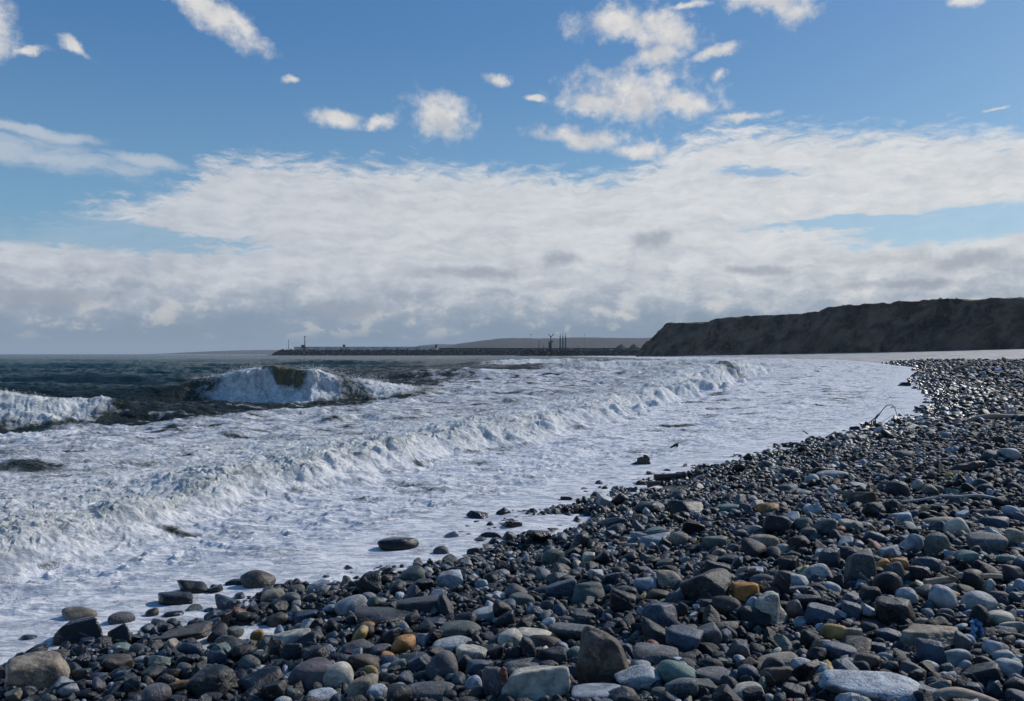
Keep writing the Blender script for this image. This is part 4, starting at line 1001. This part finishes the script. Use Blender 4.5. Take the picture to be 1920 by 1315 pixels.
for px, yt, lab in ((1010.5,638,'short dark post between the left lamp post and the signal mast'),(1084,649,'stubby dark post right of the three towers'),(1019,648,'stubby dark post just left of the signal mast')):
    mast('post', px, yt, 656, 890, lab, 'post', .35 if px == 1010.5 else .5, 'short posts on the mole')

# ------------------------------------------------------------------ driftwood, twigs and litter on the beach
M_WOOD = simple_mat('bleached_wood', (.20,.15,.11), (.38,.30,.23), 18, .8, .5, .004, stretch=(1,6,6))
M_WOODD = simple_mat('wet_wood', (.014,.013,.013), (.05,.040,.036), 14, .45, .7, .01, stretch=(1,5,5))
M_TWIG = simple_mat('pale_twig', (.25,.28,.31), (.42,.45,.48), 20, .7, .3, .003)
M_TWIGD = simple_mat('dark_twig', (.010,.010,.012), (.035,.03,.03), 30, .6, .3, .003)
M_WEED = simple_mat('dry_weed', (.20,.13,.03), (.42,.30,.10), 40, .8, .3, .003)
M_BLUE = simple_mat('blue_plastic', (.06,.22,.45), (.30,.50,.72), 16, .35, .6, .01)
M_RUST = simple_mat('rusty_iron', (.08,.030,.022), (.17,.07,.05), 30, .8, .6, .004)
def curve(pts, n=24):
    pts = np.array(pts, float); tt = np.linspace(0, len(pts)-1, n); out = []
    for t_ in tt:
        i = int(min(t_, len(pts)-2)); f = t_-i; p0 = pts[max(i-1,0)]; p1 = pts[i]; p2 = pts[i+1]; p3 = pts[min(i+2,len(pts)-1)]
        out.append(.5*((2*p1)+(-p0+p2)*f+(2*p0-5*p1+4*p2-p3)*f*f+(-p0+3*p1-3*p2+p3)*f**3))
    return np.array(out)
def gnarl(V, amp, f=9, seed=0):
    r = np.random.default_rng(seed); d = np.stack([sines(V, r, f) for _ in range(3)], -1); return V+d*amp
def on(px, py, dz=0., dy=0.):
    x, y, g = hit(px, py); return np.array([x, y+dy, g+dz])
def px_path(P, Y, n=24): return curve([at(p[0], p[1], Y+(p[2] if len(p) > 2 else 0)) for p in P], n)
def stick(name, P, Y, rad, mat, label, cat, extra=(), n=24, amp=0., k=8):
    C = px_path(P, Y, n); o0 = C[0].copy(); V, F = tube(C-o0, np.interp(np.linspace(0,1,n), np.linspace(0,1,len(rad)), rad), k)
    parts = [(V, F)]
    for P2, r2 in extra:
        C2 = px_path(P2, Y, 12); parts.append(tube(C2-o0, np.linspace(r2[0], r2[1], 12), 6))
    V, F = join(parts); V = gnarl(V, amp, 8, len(P)) if amp else V
    return tag(mesh_np(name, V, F, mat, True, loc=tuple(o0)), label, cat)
# arching dead branch with weed
_, Yb, _ = hit(1612, 809); kk = Yb/FP
root = empty('dead_branch', tuple(at(1612, 811, Yb)), 'thin dead branch arching out of the foam edge with dry weed hanging on it', 'branch'); o0 = np.array(root.location)
C = px_path([(1608,815),(1622,799),(1637,787),(1648,777),(1660,763),(1668,759.5),(1674,761),(1679,769),(1683,786),(1684,796)], Yb, 40)
V, F = tube(C-o0, np.interp(np.arange(40), [0,15,39], [1.0*kk,.85*kk,.5*kk]), 8); stem = mesh_np('stem', V, F, M_TWIGD, True, parent=root)
parts = [tube(px_path(p, Yb, 8)-o0, np.linspace(a*kk, b_*kk, 8), 6) for p, a, b_ in (([(1643,783),(1647,778),(1650,779)],2.2,.8),([(1671,764),(1675,763.5),(1681,764)],1.3,.5),([(1652,795),(1662,786),(1676,777)],.45,.25),([(1640,786),(1645,781)],2.0,1.2))]
V, F = join(parts); mesh_np('side_twigs', V, F, M_TWIGD, True, parent=root)
r = np.random.default_rng(5); parts = []
for i in range(16):
    a = r.uniform(1634,1643); b_ = 787+r.random()*4; e = r.uniform(-3,3); parts.append(tube(px_path([(a,b_),(a+e*.5,b_+6),(a+e,b_+r.uniform(10,17))], Yb, 7)-o0, np.linspace(.9*kk,.25*kk,7), 5))
V, F = join(parts); mesh_np('dry_weed', V, F, M_WEED, True, parent=root)
V, F = join([tube(px_path([(1683,785),(1682,790),(1681,799)], Yb, 7)-o0, np.linspace(2.2*kk,1.2*kk,7), 7)]); mesh_np('wood_stub', V, F, M_WOODD, True, parent=root)
# second small twig
_, Y, _ = hit(1742, 787); stick('twig', [(1742,787),(1750,778),(1756,768),(1754,757),(1757,749)], Y, [.03,.022,.012], M_TWIGD, 'forked dark twig standing on the stones right of the arching branch', 'twig', [([(1756,768),(1763,760)],(.014,.008)),([(1748,777),(1740,776)],(.014,.008))])
_, Y, _ = hit(1515, 816); stick('twig', [(1519,818),(1512,812),(1505,808)], Y, [.02,.012], M_TWIGD, 'short dark stick lying on the foam left of the arching branch', 'twig')
_, Y, _ = hit(1262, 838); stick('twig', [(1248,842),(1256,840),(1265,835.5),(1271,834.5)], Y, [.012,.02,.045], M_TWIGD, 'small crooked floating stick behind the two lobed stump', 'twig')
_, Y, _ = hit(1722, 855); stick('stake', [(1722,858),(1721,845),(1720,833)], Y, [.022,.018], M_TWIG, 'short pale stick standing upright among the stones', 'stick')
# two-lobed stump in the foam
x, y, g = hit(1203, 872); k = y/FP
root = empty('driftwood_stump', (x, y, .05), 'dark two lobed driftwood stump with a tapering tail resting in the foam', 'driftwood'); 
parts = []
for cx_, cz, sx, sz, sd_ in ((-1,8,8,8,1),(9,11,6.5,8.5,2),(8,3,9,4,3)):
    D, Fi = ICO[4]; V, _f = stone_shape('r', np.random.default_rng(40+sd_), 4); parts.append((V*np.array([sx*k, 5*k, sz*k])+np.array([cx_*k, 0, cz*k]), Fi))
V, F = join(parts); mesh_np('root_lobes', V, F, M_WOODD, True, parent=root)
V, F = tube(curve([(-2*k,0,5*k),(-9*k,0,3*k),(-17*k,0,1.2*k),(-24*k,0,-.5*k)], 14), np.linspace(5.5*k, .8*k, 14), 8); mesh_np('tail', gnarl(V, .3*k, 6/k*.1, 4), F, M_WOODD, True, parent=root)
# dark log
x, y, g = hit(1257, 907); k = y/FP; g += .07; C = curve([(-31*k,0,3*k),(-15*k,0,3.5*k),(5*k,0,4.2*k),(20*k,.02,6.0*k),(30*k,.03,7.4*k)], 40)
V, F = tube(C, np.interp(np.arange(40), [0,2,20,37,39], [4*k,6.2*k,6.4*k,6.6*k,4.4*k]), 20); V = gnarl(V, .5*k, 30, 8); V = gnarl(V, .3*k, 90, 9)
tag(mesh_np('driftwood_log', V, F, M_WOODD, True, loc=(x, y, g)), 'short thick black log lying in the foam at the stones edge', 'driftwood')
_, Y, _ = hit(1235, 910); stick('driftwood_piece', [(1213,909),(1225,907),(1238,906)], Y-.3, [.055,.04,.03], M_WOODD, 'thin black wood piece under the left end of the thick log', 'driftwood')
_, Y, _ = hit(1220, 892); stick('driftwood_piece', [(1212,889),(1220,890),(1229,890)], Y, [.05,.05,.015], M_WOODD, 'little dark wood chip floating above the left end of the thick log', 'driftwood')
# bamboo cane with a peeling knot
_, Y, g = hit(1800, 1108); Y -= .02; k = Y/FP; o0 = at(1735, 1096, Y); root = empty('bamboo_cane', tuple(o0), 'pale brown broken cane with a peeling splintered knot lying on the stones', 'cane')
C = px_path([(1734,1094),(1760,1090),(1790,1085)], Y, 26); rr = np.full(26, 8.0*k); rr[[0]] = 7.6*k; rr = rr*np.linspace(1,.8,26)
V, F = tube(C-o0, rr, 16); mesh_np('thick_section', gnarl(V, .5*k, 22, 3), F, M_WOOD, True, parent=root)
C = px_path([(1790,1085),(1820,1082),(1850,1080.5),(1878,1081)], Y+.03, 26); V, F = tube(C-o0, np.linspace(5.5*k,4.6*k,26), 14); mesh_np('thin_section', V, F, M_WOOD, True, parent=root)
D, Fi = ICO[3]; V, _f = stone_shape('r', np.random.default_rng(61), 3); mesh_np('knot', V*np.array([17*k,9*k,6*k])+at(1803,1079,Y)-o0, Fi, M_WOOD, True, parent=root)
for P in ([(1796,1086),(1782,1080),(1768,1072),(1765,1069)], [(1768,1070),(1774,1064),(1784,1066),(1796,1073)], [(1779,1072),(1788,1070),(1797,1074)]):
    V, F = tube(px_path(P, Y-.03, 14)-o0, np.linspace(2.6*k,1.5*k,14), 8); mesh_np('splinter', V, F, M_WOOD, True, parent=root)
# blue plastic scrap
x, y, g = hit(1815, 1196); k = y/FP; bm_n = 14; U, W = np.meshgrid(np.linspace(-1,1,bm_n), np.linspace(0,1,bm_n)); r = np.random.default_rng(3)
Xp = U*(13*k)*(1-W*.75)*(1-.3*(W < .15))+W*4*k; Zp = W*36*k; Yp = .03*np.sin(U*4+W*5)+.02*np.sin(U*9-W*8)-W*.02
Vp = np.stack([Xp+.004*np.sin(W*30), Yp, Zp], -1).reshape(-1,3); Vb_ = Vp+np.array([0,.006,0]); Fq = quads(bm_n, bm_n); Vall = np.vstack([Vp, Vb_]); Fall = np.vstack([Fq, Fq[:,::-1]+len(Vp)])
Vall[:,2] += .004
tag(mesh_np('plastic_scrap', Vall, Fall, M_BLUE, True, loc=(x, y-.06, g+.01)), 'crumpled bright blue plastic scrap standing among the pebbles', 'litter')
# long pale cord-like twig
_, Y, _ = hit(1790, 950); C = []
for px, py in ((1688,941),(1720,938),(1755,933),(1765,930),(1800,931),(1830,929),(1858,933),(1885,941),(1898,948)): C.append(at(px, py, Y))
C = curve(C, 60); o0 = C[0].copy(); V, F = tube(C-o0, np.linspace(.010,.016,60), 8); tag(mesh_np('long_twig', V, F, M_TWIG, True, loc=tuple(o0)), 'long thin pale bent twig lying across the stones at the right', 'twig')
# dark driftwood plank
x, y, g = hit(1812, 888); k = y/FP; C = curve([(-34*k,0,3*k),(-10*k,.02,8*k),(10*k,.02,12*k),(34*k,.0,20*k)], 30); V, F = tube(C, np.interp(np.arange(30), [0,8,22,29], [3*k,10*k,9*k,2.5*k]), 12)
V = gnarl(V, 1.0*k, 24, 12); tag(mesh_np('driftwood_log', V, F, M_WOODD, True, loc=(x, y, g)), 'dark weathered driftwood log slanting over the stones at the right', 'driftwood')
_, Y, _ = hit(1880, 792); stick('branch', [(1815,789),(1840,783),(1870,781),(1900,782),(1935,785)], Y, [.05,.07,.06,.05], M_WOOD, 'long pale straight branch lying far up the shingle at the right edge', 'branch', amp=.01)
_, Y, _ = hit(1815, 697); stick('branch', [(1788,692),(1812,686),(1832,679)], Y, [.12,.14,.08], M_WOOD, 'far slanting grey branch near the top of the shingle', 'branch')
_, Y, _ = hit(1625, 1085); stick('twig', [(1612,1074),(1622,1084),(1634,1094),(1638,1097)], Y-.15, [.008,.008,.006], M_WOOD, 'thin pale twig leaning on the tall grey speckled rock', 'twig')
_, Y, _ = hit(1635, 1075); stick('twig', [(1629,1061),(1634,1068),(1637,1079)], Y-.15, [.006,.008,.006], M_WOOD, 'short pale curved twig behind the leaning thin twig', 'twig')
_, Y, _ = hit(1800, 1310); stick('driftwood_root', [(1735,1318),(1760,1307),(1790,1303),(1825,1309),(1870,1322)], Y-.1, [.012,.03,.035,.03,.02], M_WOOD, 'smooth brown root at the bottom edge right of the huge pale slab', 'driftwood', amp=.004)
_, Y, _ = hit(947, 1312); stick('iron_strip', [(948,1322),(945,1300),(948,1280),(943,1262),(946,1252)], Y-.08, [.012,.016,.012,.02,.01], M_RUST, 'rust red iron strip standing against the big cream block', 'scrap', amp=.003)
_, Y, _ = hit(1890, 1035); stick('driftwood_piece', [(1868,1041),(1885,1033),(1901,1024)], Y, [.008,.016,.01], M_WOODD, 'black tapered stick beside the grey boulder at the right edge', 'driftwood')

# ------------------------------------------------------------------ air
def haze():
    V, F = boxm((0,2000,118), (30000,26000,300)); V[:,2] = np.where(V[:,2] < 50, -6, 150)
    m = bpy.data.materials.new('haze'); m.use_nodes = True; nt = m.node_tree; nt.nodes.remove(nt.nodes['Principled BSDF'])
    pv = nt.nodes.new('ShaderNodeVolumePrincipled'); pv.inputs['Color'].default_value = (.80,.88,1,1); pv.inputs['Density'].default_value = .00005; pv.inputs['Anisotropy'].default_value = .0
    nt.links.new(pv.outputs[0], nt.nodes['Material Output'].inputs['Volume'])
    tag(mesh_np('haze', V, F, m, False), kind='stuff')
haze()
